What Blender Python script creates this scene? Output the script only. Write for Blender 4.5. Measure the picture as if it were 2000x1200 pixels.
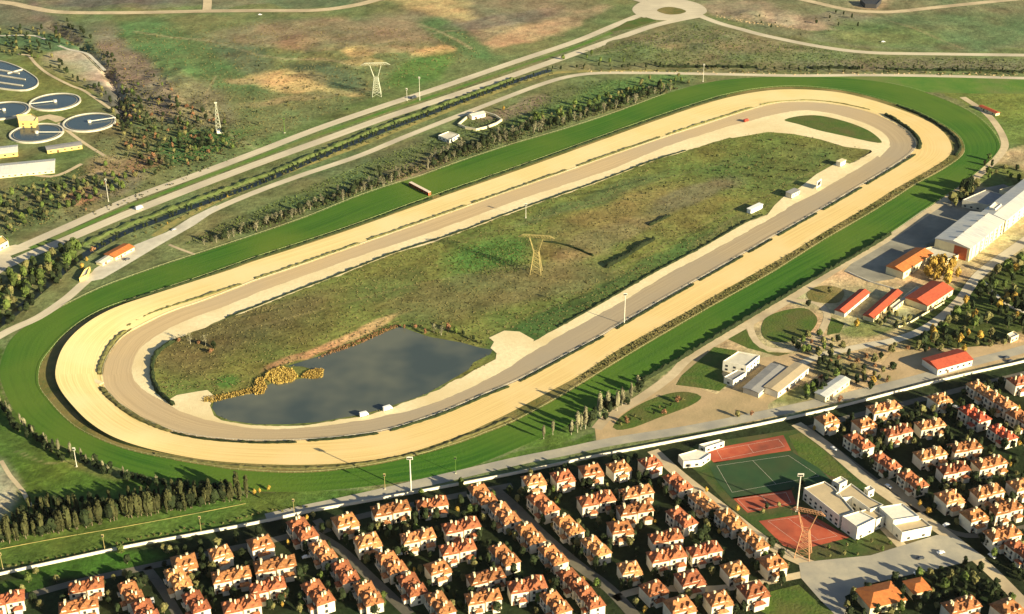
import bpy, bmesh, math, random
import numpy as np
from mathutils import Vector, Matrix
for o in list(bpy.data.objects): bpy.data.objects.remove(o)
S = bpy.context.scene
COL = S.collection
R = math.radians
random.seed(7); NP = np.random.RandomState(11)

# ------------------------------------------------------------------ camera, sky, sun
CAMH, PITCH, FPX = 570.0, R(28.2), 2800.0
cam = bpy.data.cameras.new('camera'); cam.sensor_width = 36; cam.lens = 36*FPX/2000
cam.clip_start = 1; cam.clip_end = 40000
co = bpy.data.objects.new('camera', cam); COL.objects.link(co)
co.location = (0, 0, CAMH); co.rotation_euler = (math.pi/2-PITCH, 0, 0)
S.camera = co
SUN_EL = R(18); SAZ = Vector((0.80, -0.60))
w = bpy.data.worlds.new('World'); S.world = w; w.use_nodes = True
nt = w.node_tree; sky = nt.nodes.new('ShaderNodeTexSky'); sky.sky_type = 'NISHITA'; sky.sun_disc = False
sky.sun_elevation = SUN_EL; sky.sun_rotation = math.atan2(SAZ.x, SAZ.y)
nt.links.new(sky.outputs[0], nt.nodes['Background'].inputs[0]); nt.nodes['Background'].inputs[1].default_value = 0.05
sl = bpy.data.lights.new('sun', 'SUN'); sl.energy = 5.0; sl.angle = R(0.5); sl.color = (1.0, 0.85, 0.54)
so = bpy.data.objects.new('sun', sl); COL.objects.link(so)
so.rotation_euler = Vector((-SAZ.x*math.cos(SUN_EL), -SAZ.y*math.cos(SUN_EL), -math.sin(SUN_EL))).to_track_quat('-Z', 'Y').to_euler()
so.location = (300, -300, 900)
HAZE = 0.000006
if HAZE:
    hm = bpy.data.materials.new('haze'); hm.use_nodes = True; hn = hm.node_tree; hn.nodes.clear()
    ho = hn.nodes.new('ShaderNodeOutputMaterial'); hv = hn.nodes.new('ShaderNodeVolumePrincipled'); hv.inputs['Color'].default_value = (.88, .88, .86, 1); hv.inputs['Density'].default_value = HAZE; hv.inputs['Anisotropy'].default_value = .2
    hn.links.new(hv.outputs[0], ho.inputs['Volume'])
    hme = bpy.data.meshes.new('haze'); x0, x1, y0, y1, z0, z1 = -14000, 17000, -9000, 20000, -12, 640
    hme.from_pydata([(x0,y0,z0),(x1,y0,z0),(x1,y1,z0),(x0,y1,z0),(x0,y0,z1),(x1,y0,z1),(x1,y1,z1),(x0,y1,z1)], [], [(0,3,2,1),(4,5,6,7),(0,1,5,4),(1,2,6,5),(2,3,7,6),(3,0,4,7)])
    hme.materials.append(hm); hobj = bpy.data.objects.new('haze', hme); COL.objects.link(hobj); hobj['kind'] = 'stuff'; hobj['label'] = 'thin pale haze over the whole landscape'
S.view_settings.view_transform = 'Standard'; S.view_settings.look = 'None'
S.view_settings.gamma = 1; S.view_settings.use_curve_mapping = False
S.view_settings.exposure = 1.38

# ------------------------------------------------------------------ layout helpers
_s, _c = math.sin(PITCH), math.cos(PITCH)
def g(x, y, z=0.0):
    """survey point of the aerial view -> ground position"""
    dx = x-1000; u = 600-y
    d = Vector((dx, _c*FPX + _s*u, -_s*FPX + _c*u))
    t = (z-CAMH)/d.z
    return Vector((d.x*t, d.y*t, z))
def gpts(pts, z=0.0): return [g(x, y, z) for x, y in pts]
def topx(X, Y):
    """ground arrays -> survey coordinates"""
    zc = Y*_c + CAMH*_s; up = Y*_s - CAMH*_c
    zc = np.maximum(zc, 1)
    return 1000+FPX*X/zc, 600-FPX*up/zc
def smooth(P, closed=False, step=6.0):
    n = len(P); out = []
    segs = n if closed else n-1
    for i in range(segs):
        if closed: a, b, c, d = P[(i-1) % n], P[i], P[(i+1) % n], P[(i+2) % n]
        else: a, b, c, d = P[max(i-1, 0)], P[i], P[i+1], P[min(i+2, n-1)]
        k = max(1, int((c-b).length/step))
        for j in range(k):
            t = j/k
            out.append(0.5*((2*b)+(c-a)*t+(2*a-5*b+4*c-d)*t*t+(3*b-a-3*c+d)*t**3))
    if not closed: out.append(P[-1].copy())
    return out
def resample(P, n, closed=True):
    Q = P+[P[0]] if closed else P
    L = [0]
    for i in range(1, len(Q)): L.append(L[-1]+(Q[i]-Q[i-1]).length)
    out = []; j = 0
    for k in range(n):
        s = L[-1]*k/(n if closed else n-1)
        while j < len(L)-2 and L[j+1] < s: j += 1
        t = (s-L[j])/max(L[j+1]-L[j], 1e-9)
        out.append(Q[j].lerp(Q[j+1], min(max(t, 0), 1)))
    return out
def normals2d(P, closed=False):
    N = []; n = len(P)
    for i in range(n):
        a = P[(i-1) % n] if closed else P[max(i-1, 0)]
        b = P[(i+1) % n] if closed else P[min(i+1, n-1)]
        d = (b-a); d.z = 0
        if d.length < 1e-9: d = Vector((1, 0, 0))
        d.normalize(); N.append(Vector((-d.y, d.x, 0)))
    return N
ORD = ['first', 'second', 'third', 'fourth', 'fifth', 'sixth', 'seventh', 'eighth', 'ninth', 'tenth', 'eleventh', 'twelfth', 'thirteenth', 'fourteenth', 'fifteenth', 'sixteenth']

# ------------------------------------------------------------------ object helpers
def tag(o, label=None, cat=None, group=None, kind=None):
    if label: o['label'] = label
    if cat: o['category'] = cat
    if group: o['group'] = group
    if kind: o['kind'] = kind
    return o
def empty(name, loc=(0, 0, 0), rz=0.0, **k):
    o = bpy.data.objects.new(name, None); COL.objects.link(o); o.empty_display_size = 2
    o.location = loc; o.rotation_euler = (0, 0, rz); return tag(o, **k)
class MB:
    def __init__(s): s.v = []; s.f = []; s.uv = None
    def quad(s, *p):
        i = len(s.v); s.v += [tuple(q) for q in p]; s.f.append(tuple(range(i, i+len(p)))); return s
    def box(s, cx, cy, z0, lx, ly, h, rz=0.0):
        c, n = math.cos(rz), math.sin(rz); i = len(s.v)
        for z in (z0, z0+h):
            for a, b in ((-1, -1), (1, -1), (1, 1), (-1, 1)):
                x, y = a*lx/2, b*ly/2; s.v.append((cx+x*c-y*n, cy+x*n+y*c, z))
        for f in ((0, 3, 2, 1), (4, 5, 6, 7), (0, 1, 5, 4), (1, 2, 6, 5), (2, 3, 7, 6), (3, 0, 4, 7)): s.f.append(tuple(i+k for k in f))
        return s
    def bar(s, a, b, r, n=4, r2=None):
        a = Vector(a); b = Vector(b); d = (b-a)
        if d.length < 1e-6: return s
        q = d.to_track_quat('Z', 'Y'); i = len(s.v); r2 = r if r2 is None else r2
        for p, rr in ((a, r), (b, r2)):
            for k in range(n):
                t = 2*math.pi*(k+.5)/n; s.v.append(tuple(p+q@Vector((rr*math.cos(t), rr*math.sin(t), 0))))
        for k in range(n): s.f.append((i+k, i+(k+1) % n, i+n+(k+1) % n, i+n+k))
        s.f.append(tuple(i+n-1-k for k in range(n))); s.f.append(tuple(i+n+k for k in range(n)))
        return s
    def hip(s, x0, x1, y0, y1, z, h, ov=.5, gable=0.0):
        x0 -= ov; x1 += ov; y0 -= ov; y1 += ov
        lx, ly = x1-x0, y1-y0; i = len(s.v)
        if lx >= ly:
            k = (ly/2)*(1-gable); a, b = (x0+k, (y0+y1)/2, z+h), (x1-k, (y0+y1)/2, z+h)
            if lx == ly: b = (b[0]+.01, b[1], b[2])
            s.v += [(x0, y0, z), (x1, y0, z), (x1, y1, z), (x0, y1, z), a, b]
            F = [(0, 1, 5, 4), (1, 2, 5), (2, 3, 4, 5), (3, 0, 4)]
        else:
            k = (lx/2)*(1-gable); a, b = ((x0+x1)/2, y0+k, z+h), ((x0+x1)/2, y1-k, z+h)
            s.v += [(x0, y0, z), (x1, y0, z), (x1, y1, z), (x0, y1, z), a, b]
            F = [(0, 1, 4), (1, 2, 5, 4), (2, 3, 5), (3, 0, 4, 5)]
        # eave fascia
        for f in F: s.f.append(tuple(i+q for q in f))
        j = len(s.v); s.v += [(x0, y0, z-.25), (x1, y0, z-.25), (x1, y1, z-.25), (x0, y1, z-.25)]
        for q in range(4): s.f.append((j+q, j+(q+1) % 4, i+(q+1) % 4, i+q))
        s.f.append((j+3, j+2, j+1, j))
        return s
    def mesh(s, name, m):
        me = bpy.data.meshes.new(name); me.from_pydata(s.v, [], s.f)
        if s.uv:
            uvl = me.uv_layers.new(name='UVMap')
            for l in me.loops: uvl.data[l.index].uv = s.uv[l.vertex_index]
        if m: me.materials.append(m)
        me.update(); return me
    def build(s, name, m, parent=None, **k):
        o = bpy.data.objects.new(name, s.mesh(name, m)); COL.objects.link(o)
        if parent: o.parent = parent
        return tag(o, **k)
def inst(name, me, parent=None, loc=(0, 0, 0), rz=0, sc=None, **k):
    o = bpy.data.objects.new(name, me); COL.objects.link(o); o.location = loc; o.rotation_euler = (0, 0, rz)
    if sc: o.scale = sc
    if parent: o.parent = parent
    return tag(o, **k)

# ------------------------------------------------------------------ materials
def mat(name, c1, c2=None, scale=.1, rough=.9, bump=0.0, bscale=None, c3=None, s3=.01, coord='Object', stretch=None, spec=.2, rand=0.0, detail=6, p=(.35, .65)):
    m = bpy.data.materials.new(name); m.use_nodes = True; n = m.node_tree.nodes; L = m.node_tree.links
    b = n['Principled BSDF']; b.inputs['Roughness'].default_value = rough; b.inputs['Specular IOR Level'].default_value = spec
    if c2 is None: c2 = tuple(x*.8 for x in c1)
    tc = n.new('ShaderNodeTexCoord'); vec = tc.outputs[coord]
    if stretch:
        mp = n.new('ShaderNodeMapping'); mp.inputs['Scale'].default_value = stretch; L.new(vec, mp.inputs[0]); vec = mp.outputs[0]
    no = n.new('ShaderNodeTexNoise'); no.inputs['Scale'].default_value = scale; no.inputs['Detail'].default_value = detail; no.inputs['Roughness'].default_value = .65
    L.new(vec, no.inputs['Vector'])
    cr = n.new('ShaderNodeValToRGB'); cr.color_ramp.elements[0].position = p[0]; cr.color_ramp.elements[1].position = p[1]
    cr.color_ramp.elements[0].color = (*c1, 1); cr.color_ramp.elements[1].color = (*c2, 1)
    L.new(no.outputs['Fac'], cr.inputs[0]); out = cr.outputs[0]
    if c3:
        n3 = n.new('ShaderNodeTexNoise'); n3.inputs['Scale'].default_value = s3; n3.inputs['Detail'].default_value = 5
        L.new(tc.outputs['Object'], n3.inputs['Vector'])
        r3 = n.new('ShaderNodeValToRGB'); r3.color_ramp.elements[0].position = .42; r3.color_ramp.elements[1].position = .68
        L.new(n3.outputs['Fac'], r3.inputs[0])
        mx = n.new('ShaderNodeMix'); mx.data_type = 'RGBA'; L.new(r3.outputs[0], mx.inputs[0]); L.new(out, mx.inputs[6]); mx.inputs[7].default_value = (*c3, 1); out = mx.outputs[2]
    if rand:
        oi = n.new('ShaderNodeObjectInfo'); hs = n.new('ShaderNodeHueSaturation'); mr = n.new('ShaderNodeMapRange')
        mr.inputs[3].default_value = 1-rand; mr.inputs[4].default_value = 1+rand; L.new(oi.outputs['Random'], mr.inputs[0]); L.new(mr.outputs[0], hs.inputs['Value'])
        mr2 = n.new('ShaderNodeMapRange'); mr2.inputs[3].default_value = .5-rand*.02; mr2.inputs[4].default_value = .5+rand*.02
        ml = n.new('ShaderNodeMath'); ml.operation = 'FRACT'; m0 = n.new('ShaderNodeMath'); m0.operation = 'MULTIPLY'; m0.inputs[1].default_value = 7.3
        L.new(oi.outputs['Random'], m0.inputs[0]); L.new(m0.outputs[0], ml.inputs[0]); L.new(ml.outputs[0], mr2.inputs[0]); L.new(mr2.outputs[0], hs.inputs['Hue'])
        L.new(out, hs.inputs['Color']); out = hs.outputs[0]
    L.new(out, b.inputs['Base Color'])
    if bump:
        bn = n.new('ShaderNodeTexNoise'); bn.inputs['Scale'].default_value = bscale or scale; bn.inputs['Detail'].default_value = 6; L.new(tc.outputs['Object'], bn.inputs['Vector'])
        bp = n.new('ShaderNodeBump'); bp.inputs['Distance'].default_value = bump; bp.inputs['Strength'].default_value = 1; L.new(bn.outputs['Fac'], bp.inputs['Height']); L.new(bp.outputs[0], b.inputs['Normal'])
    return m
M = {}
M['turf'] = mat('turf', (.018, .082, .008), (.052, .140, .012), scale=.35, c3=(.095, .155, .018), s3=.007, coord='UV', stretch=(.012, .9, 1), bump=.3, bscale=.5, p=(.3, .6))
M['chute'] = mat('chute_turf', (.06, .16, .02), (.11, .19, .03), scale=.05, c3=(.14, .17, .05), s3=.02, bump=.3, bscale=.4)
M['verge'] = mat('verge', (.16, .13, .035), (.09, .11, .03), scale=.15, c3=(.26, .20, .08), s3=.03, bump=.5, bscale=.6)
M['bank'] = mat('bank_grass', (.03, .05, .015), (.05, .06, .02), scale=.3)
M['sand'] = mat('sand', (.76, .61, .29), (.61, .47, .205), scale=.5, c3=(.72, .59, .31), s3=.02, coord='UV', stretch=(.01, 1.7, 1), p=(.4, .62), bump=.12, bscale=.8)
M['training'] = mat('training_sand', (.44, .325, .185), (.57, .43, .245), scale=.5, c3=(.44, .35, .23), s3=.008, coord='UV', stretch=(.008, 1.6, 1), p=(.4, .62), bump=.12, bscale=.8)
def across(m, col, k=.85):
    """damper, differently coloured dirt on the near side of the course"""
    n = m.node_tree.nodes; L = m.node_tree.links; b = n['Principled BSDF']; src = b.inputs['Base Color'].links[0].from_socket
    A, B = g(900, 425), g(1250, 575); d = (B-A)
    tc = n.new('ShaderNodeTexCoord'); vm = n.new('ShaderNodeVectorMath'); vm.operation = 'DOT_PRODUCT'; vm.inputs[1].default_value = d/d.length_squared
    L.new(tc.outputs['Object'], vm.inputs[0]); mr = n.new('ShaderNodeMapRange'); o = A.dot(d)/d.length_squared; mr.inputs[1].default_value = o+.25; mr.inputs[2].default_value = o+.9; mr.inputs[4].default_value = k
    L.new(vm.outputs['Value'], mr.inputs[0]); mx = n.new('ShaderNodeMix'); mx.data_type = 'RGBA'; mx.blend_type = 'MULTIPLY'; L.new(mr.outputs[0], mx.inputs[0]); L.new(src, mx.inputs[6]); mx.inputs[7].default_value = (*col, 1); L.new(mx.outputs[2], b.inputs['Base Color'])
M['pale'] = mat('pale_gravel', (.78, .68, .43), (.66, .56, .34), scale=.3, c3=(.62, .50, .28), s3=.02, bump=.2, bscale=.8)
across(M['training'], (.76, .80, .88), 1.0); across(M['sand'], (.97, .90, .84), 1.0)
M['asphalt'] = mat('asphalt', (.36, .32, .24), (.29, .26, .20), scale=.3, c3=(.24, .22, .18), s3=.03, coord='UV', stretch=(.05, .8, 1), bump=.05, bscale=1)
M['road'] = mat('road_pale', (.60, .54, .40), (.50, .44, .32), scale=.3, c3=(.42, .37, .28), s3=.02, coord='UV', stretch=(.06, .8, 1))
M['street'] = mat('street', (.12, .11, .085), (.085, .08, .065), scale=.3, c3=(.17, .155, .115), s3=.03)
M['path'] = mat('path', (.58, .48, .31), (.48, .39, .25), scale=.2, c3=(.36, .29, .19), s3=.03)
M['dirt'] = mat('dirt', (.48, .35, .20), (.38, .28, .16), scale=.08, c3=(.30, .24, .13), s3=.025, bump=.2, bscale=.5, detail=9)
M['paving'] = mat('paving', (.24, .225, .18), (.32, .30, .235), scale=.1, c3=(.17, .165, .14), s3=.03)
M['square'] = mat('square_paving', (.42, .38, .29), (.33, .31, .25), scale=.12, c3=(.26, .25, .22), s3=.04, detail=8)
M['drygrass'] = mat('dry_grass', (.36, .29, .10), (.24, .23, .08), scale=.15, c3=(.16, .17, .06), s3=.06, bump=.5, bscale=.5)
M['lawn'] = mat('lawn', (.045, .095, .014), (.085, .125, .022), scale=.12, c3=(.10, .10, .03), s3=.05, detail=9, bump=.5, bscale=.5)
M['dulltuft'] = mat('dry_weeds', (.10, .095, .035), (.16, .14, .06), scale=.15)
M['greentuft'] = mat('green_weeds', (.06, .095, .025), (.10, .12, .04), scale=.15)
M['scrubdark'] = mat('dark_scrub', (.035, .045, .018), (.085, .075, .035), scale=.2)
M['railpaint'] = mat('rail_paint', (.42, .44, .22), (.38, .40, .20), scale=1)
M['garden'] = mat('garden', (.010, .018, .006), (.020, .03, .010), scale=.1, c3=(.05, .05, .025), s3=.03, bump=.5, bscale=.3)  # near-black so the colour holds the shade of the villa gardens
M['yardgrass'] = mat('yard_grass', (.030, .065, .014), (.055, .085, .02), scale=.12, c3=(.10, .075, .035), s3=.04, bump=.4, bscale=.5, detail=9)
M['clay'] = mat('clay_court', (.38, .075, .04), (.44, .11, .055), scale=.15, c3=(.20, .055, .035), s3=.05)
M['pitch'] = mat('pitch', (.020, .058, .024), (.034, .075, .028), scale=.1, c3=(.045, .06, .025), s3=.03)
M['line'] = mat('line_paint', (.60, .55, .46), scale=1)
M['white'] = mat('white_render', (.76, .72, .61), (.66, .62, .52), scale=.25, rough=.8, rand=.05)
M['villawall'] = mat('villa_render', (.74, .68, .54), (.60, .54, .42), scale=.3, rough=.8, rand=.12)
M['cream'] = mat('cream_render', (.76, .68, .42), (.66, .58, .36), scale=.2, rough=.8)
M['yellow'] = mat('yellow_render', (.74, .55, .18), (.64, .46, .15), scale=.3, rough=.8)
M['roof1'] = mat('tile_orange', (.46, .205, .075), (.17, .068, .032), scale=.7, rough=.8, rand=.22, bump=.15, bscale=3)
M['roof2'] = mat('tile_brown', (.38, .14, .06), (.18, .06, .03), scale=.7, rough=.8, rand=.22, bump=.15, bscale=3)
M['roof3'] = mat('tile_ochre', (.52, .26, .105), (.26, .10, .04), scale=.7, rough=.8, rand=.22, bump=.15, bscale=3)
M['roofred'] = mat('tile_red', (.44, .095, .045), (.32, .065, .035), scale=.5, rough=.8, rand=.1)
M['rooforange'] = mat('roof_orange', (.54, .19, .055), (.42, .13, .04), scale=.4, rough=.8)
M['brick'] = mat('brick_red', (.45, .12, .05), (.38, .10, .045), scale=.5)
M['metalroof'] = mat('metal_roof', (.60, .60, .56), (.42, .43, .42), scale=.6, rough=.5, spec=.4, c3=(.62, .59, .50), s3=.05, stretch=(1, .03, 1), p=(.3, .6))
M['greyroof'] = mat('grey_roof', (.22, .22, .22), (.30, .29, .27), scale=.15, rough=.7, rand=.1)
M['tanroof'] = mat('gravel_roof', (.50, .40, .25), (.42, .34, .22), scale=.12, rough=.9)
M['glass'] = mat('window_glass', (.03, .035, .04), (.05, .055, .06), scale=.5, rough=.15, spec=.6)
M['door'] = mat('door_paint', (.14, .07, .04), scale=1, rough=.6)
M['concrete'] = mat('concrete', (.62, .58, .47), (.52, .49, .40), scale=.2, c3=(.42, .39, .32), s3=.06)
M['steelpale'] = mat('steel_pale', (.50, .52, .40), (.42, .44, .34), scale=.5, rough=.5)
M['steel'] = mat('steel', (.66, .64, .54), (.56, .54, .46), scale=.5, rough=.5)
M['steelgold'] = mat('weathered_steel', (.38, .31, .13), (.30, .25, .10), scale=.5, rough=.6)
M['steelrust'] = mat('rusty_steel', (.50, .27, .14), (.42, .22, .12), scale=.5, rough=.6)
M['dark'] = mat('dark_metal', (.05, .05, .055), scale=1, rough=.5)
M['rubber'] = mat('rubber', (.02, .02, .02), scale=1)
M['carwhite'] = mat('car_white', (.80, .80, .78), (.76, .76, .74), scale=1, rough=.3, spec=.5)
M['cardark'] = mat('car_dark', (.05, .06, .08), scale=1, rough=.3, spec=.5)
M['carred'] = mat('car_red', (.40, .05, .03), scale=1, rough=.3, spec=.5)
M['carsilver'] = mat('car_silver', (.42, .43, .44), scale=1, rough=.3, spec=.6)
M['leafgreen'] = mat('leaf_green', (.050, .085, .018), (.10, .13, .03), scale=.5, rand=.3)
M['leafdark'] = mat('leaf_dark', (.012, .022, .008), (.026, .036, .012), scale=.5, rand=.3)
M['leafolive'] = mat('leaf_olive', (.10, .11, .035), (.17, .15, .06), scale=.5, rand=.3)
M['leafconifer'] = mat('leaf_conifer', (.035, .042, .014), (.065, .065, .024), scale=.5, rand=.3)
M['leafgrey'] = mat('leaf_grey', (.13, .13, .075), (.22, .20, .12), scale=.5, rand=.3)
M['leafgold'] = mat('leaf_gold', (.28, .18, .03), (.44, .29, .06), scale=.5, rand=.25)
M['leafrust'] = mat('leaf_rust', (.20, .10, .05), (.30, .16, .08), scale=.5, rand=.25)
M['reed'] = mat('reed', (.30, .205, .055), (.42, .31, .085), scale=.4, rand=.2)
M['bark'] = mat('bark', (.20, .16, .11), (.13, .10, .07), scale=2)
M['barkpale'] = mat('bark_pale', (.42, .38, .28), (.30, .27, .20), scale=2)
def water(name, col, rough, bump):
    m = mat(name, col, tuple(c*.85 for c in col), scale=.02, rough=rough, spec=.5)
    n = m.node_tree.nodes; L = m.node_tree.links; b = n['Principled BSDF']; b.inputs['IOR'].default_value = 1.33
    tc = n.new('ShaderNodeTexCoord'); bn = n.new('ShaderNodeTexNoise'); bn.inputs['Scale'].default_value = .5; bn.inputs['Detail'].default_value = 3; L.new(tc.outputs['Object'], bn.inputs['Vector'])
    bp = n.new('ShaderNodeBump'); bp.inputs['Distance'].default_value = bump; L.new(bn.outputs['Fac'], bp.inputs['Height']); L.new(bp.outputs[0], b.inputs['Normal'])
    return m
M['pond'] = water('pond_water', (.105, .13, .105), .12, .05)
def pondtone():
    n = M['pond'].node_tree.nodes; L = M['pond'].node_tree.links; cr = [q for q in n if q.type == 'VALTORGB'][0]; no = [q for q in n if q.type == 'TEX_NOISE'][0]
    no.inputs['Scale'].default_value = .012; no.inputs['Detail'].default_value = 3; cr.color_ramp.elements[0].position = .38; cr.color_ramp.elements[1].position = .62
    cr.color_ramp.elements[0].color = (.050, .068, .068, 1); cr.color_ramp.elements[1].color = (.115, .125, .098, 1)
pondtone()
M['tankwater'] = water('tank_water', (.045, .07, .085), .2, .03)
M['shadestrip'] = water('painted_shade', (.012, .018, .014), .3, .03)  # near-black gloss that paints the shade along the tree row

# ------------------------------------------------------------------ track outlines (survey coordinates)
T0 = [(0,735),(4,700),(22,662),(60,632),(125,598),(200,562),(300,525),(400,492),(500,459),(600,424),(700,384),(780,357),(820,345),(900,316),(1000,283),(1062,265),(1125,246),(1200,221),(1300,184),(1375,163),(1450,153),(1550,150),(1650,153),(1730,162),(1790,176),(1850,197),(1900,222),(1935,252),(1953,283),(1945,308),(1900,345),(1830,395),(1750,450),(1690,488),(1620,527),(1560,562),(1500,597),(1400,656),(1335,698),(1260,742),(1180,790),(1100,835),(1000,880),(920,912),(850,930),(760,945),(650,957),(560,961),(450,957),(340,942),(250,920),(170,892),(100,860),(48,825),(18,785)]
T1 = [(75,740),(80,712),(97,687),(125,656),(165,625),(212,601),(280,578),(375,547),(450,521),(500,503),(600,471),(700,437),(800,400),(875,373),(1000,330),(1087,299),(1150,276),(1250,240),(1350,206),(1425,184),(1500,172),(1570,170),(1650,178),(1700,189),(1750,204),(1800,223),(1850,249),(1874,268),(1884,290),(1876,308),(1840,333),(1787,362),(1750,386),(1690,423),(1612,468),(1550,507),(1500,538),(1400,594),(1360,617),(1275,666),(1200,711),(1130,754),(1060,795),(1000,826),(950,846),(900,865),(825,888),(750,905),(690,915),(625,922),(560,924),(500,921),(450,917),(400,909),(325,896),(240,876),(165,845),(125,815),(95,782),(79,760)]
T2 = [(108,732),(113,702),(126,674),(152,645),(190,618),(237,596),(300,575),(375,551),(450,527),(500,509),(600,477),(700,443),(800,407),(875,380),(1000,337),(1087,306),(1150,283),(1250,247),(1350,212),(1425,190),(1500,177),(1570,175),(1640,181),(1700,195),(1750,211),(1800,231),(1830,248),(1850,267),(1859,290),(1850,308),(1820,328),(1775,354),(1740,374),(1690,406),(1612,452),(1550,490),(1500,519),(1400,575),(1350,604),(1250,659),(1200,688),(1130,734),(1060,772),(1000,804),(950,828),(900,850),(800,884),(700,902),(600,908),(500,906),(400,898),(300,879),(225,855),(175,825),(138,788),(116,758)]
T4 = [(200,735),(204,712),(215,690),(235,664),(262,645),(330,612),(400,588),(472,560),(500,549),(600,515),(703,479),(800,445),(912,405),(1000,373),(1107,336),(1200,303),(1290,272),(1380,243),(1470,214),(1520,202),(1580,200),(1640,206),(1700,220),(1745,240),(1775,260),(1788,280),(1782,298),(1745,325),(1690,358),(1605,409),(1517,459),(1460,492),(1365,546),(1280,594),(1200,641),(1180,654),(1100,697),(1013,743),(950,770),(860,808),(760,840),(680,853),(600,860),(500,862),(400,855),(330,840),(270,815),(232,788),(208,762)]
T3 = [(183,738),(185,715),(197,685),(215,660),(250,634),(300,608),(400,574),(472,552),(500,543),(600,509),(703,473),(800,439),(912,399),(1000,367),(1107,330),(1200,297),(1290,266),(1380,237),(1470,207),(1520,196),(1580,193),(1640,199),(1700,211),(1752,232),(1786,257),(1802,280),(1795,298),(1752,328),(1692,363),(1607,414),(1519,464),(1462,497),(1367,551),(1282,599),(1202,646),(1182,659),(1102,702),(1015,748),(952,775),(862,812),(762,845),(680,858),(600,865),(500,867),(400,861),(325,847),(255,820),(215,790),(190,762)]
T5 = [(257,722),(268,690),(300,660),(355,630),(430,602),(500,573),(600,537),(700,501),(800,468),(900,433),(1000,395),(1100,362),(1200,328),(1300,287),(1400,254),(1450,240),(1500,227),(1560,216),(1610,219),(1660,231),(1705,248),(1732,266),(1738,282),(1722,300),(1660,339),(1570,388),(1500,430),(1400,485),(1300,538),(1225,584),(1170,615),(1100,652),(1050,682),(1000,713),(950,742),(900,766),(825,795),(750,813),(650,830),(550,838),(500,838),(450,830),(400,818),(345,797),(298,773),(266,747)]
T6 = [(294,720),(298,700),(312,683),(335,666),(380,648),(430,627),(500,601),(560,577),(640,547),(700,523),(770,496),(840,475),(900,454),(1000,416),(1050,398),(1110,377),(1170,355),(1270,317),(1350,292),(1430,268),(1500,257),(1550,260),(1600,271),(1650,284),(1706,290),(1660,322),(1610,350),(1560,375),(1500,418),(1450,438),(1375,482),(1275,535),(1220,567),(1150,606),(1090,640),(1045,668),(1010,695),(970,706),(925,726),(875,750),(830,773),(780,791),(740,804),(700,814),(620,828),(560,832),(500,832),(450,825),(420,818),(380,812),(350,800),(325,785),(302,762),(295,742)]
NR = 900
def loop(T, z=0.0, zf=None, jit=0.0):
    P = resample(smooth([g(x, y, (zf(x, y) if zf else z)) for x, y in T], True, 5), NR)
    if jit:
        N = normals2d(P, True); xs = np.array([p.x for p in P]); ys = np.array([p.y for p in P]); q = (fbm(xs, ys, 9, 55, 3)-.5)*2*jit
        P = [p+n_*float(k) for p, n_, k in zip(P, N, q)]
    return P
def align(A, B):
    """rotate B so that B[0] is nearest A[0]"""
    k = min(range(len(B)), key=lambda i: (B[i]-A[0]).length); return B[k:]+B[:k]
def ring(name, A, B, m, nv=1):
    B = align(A, B); n = len(A); mb = MB(); mb.uv = []; s = 0
    for i in range(n+1):
        a, b = A[i % n], B[i % n]
        if i: s += (a-A[i-1]).length
        for j in range(nv+1): mb.v.append(tuple(a.lerp(b, j/nv))); mb.uv.append((s, j/nv*(a-b).length))
    for i in range(n):
        for j in range(nv):
            q = i*(nv+1)+j; mb.f.append((q, q+1, q+nv+2, q+nv+1))
    o = mb.build(name, m, kind='structure')
    # face up
    me = o.data
    if me.polygons[0].normal.z < 0: me.flip_normals()
    return o

# ------------------------------------------------------------------ numpy noise
def vnoise(X, Y, s, seed=0):
    rs = np.random.RandomState(seed); T = rs.rand(256, 256)
    x = X/s; y = Y/s; xi = np.floor(x).astype(int); yi = np.floor(y).astype(int); fx = x-xi; fy = y-yi
    fx = fx*fx*(3-2*fx); fy = fy*fy*(3-2*fy)
    a = T[xi % 256, yi % 256]; b = T[(xi+1) % 256, yi % 256]; c = T[xi % 256, (yi+1) % 256]; d = T[(xi+1) % 256, (yi+1) % 256]
    return (a*(1-fx)+b*fx)*(1-fy)+(c*(1-fx)+d*fx)*fy
def fbm(X, Y, s, seed=0, o=4):
    t = 0; a = .5; n = 0
    for k in range(o): t = t+a*vnoise(X+31*k, Y+17*k, s/2**k, seed+k); n += a; a *= .55
    return t/n
def inpoly(PX, PY, poly):
    r = np.zeros(PX.shape, bool); n = len(poly)
    for i in range(n):
        x1, y1 = poly[i]; x2, y2 = poly[(i+1) % n]
        if y1 == y2: continue
        c = ((y1 > PY) != (y2 > PY)) & (PX < (x2-x1)*(PY-y1)/(y2-y1)+x1); r ^= c
    return r
def pip(x, y, poly): return bool(inpoly(np.array([x]), np.array([y]), poly)[0])

# ------------------------------------------------------------------ ground sheet
def axis(a, b, st, ext):
    c = list(np.arange(a, b+.1, st)); lo = []; hi = []; d = st; v = a
    while v > -ext: d *= 1.35; v -= d; lo.append(v)
    d = st; v = b
    while v < ext+2500: d *= 1.35; v += d; hi.append(v)
    return np.array(lo[::-1]+c+hi)
gx = axis(-780, 780, 2.6, 6000)
gy = np.array(list(axis(640, 1200, 2.4, 4000)[:-1])); gy = gy[gy <= 1200]
far = [1200]; d = 2.6
while far[-1] < 2100: far.append(far[-1]+d); d = min(d*1.004, 5)
while far[-1] < 12000: far.append(far[-1]+d); d *= 1.3
gy = np.concatenate([gy, np.array(far[1:])])
X, Y = np.meshgrid(gx, gy, indexing='ij')
PX, PY = topx(X, Y); PX = np.clip(PX, -3000, 5000); PY = np.clip(PY, -2000, 4000)
wx = PX+26*(fbm(X, Y, 60, 3)-.5)*2; wy = PY+12*(fbm(X, Y, 50, 9)-.5)*2
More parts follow.
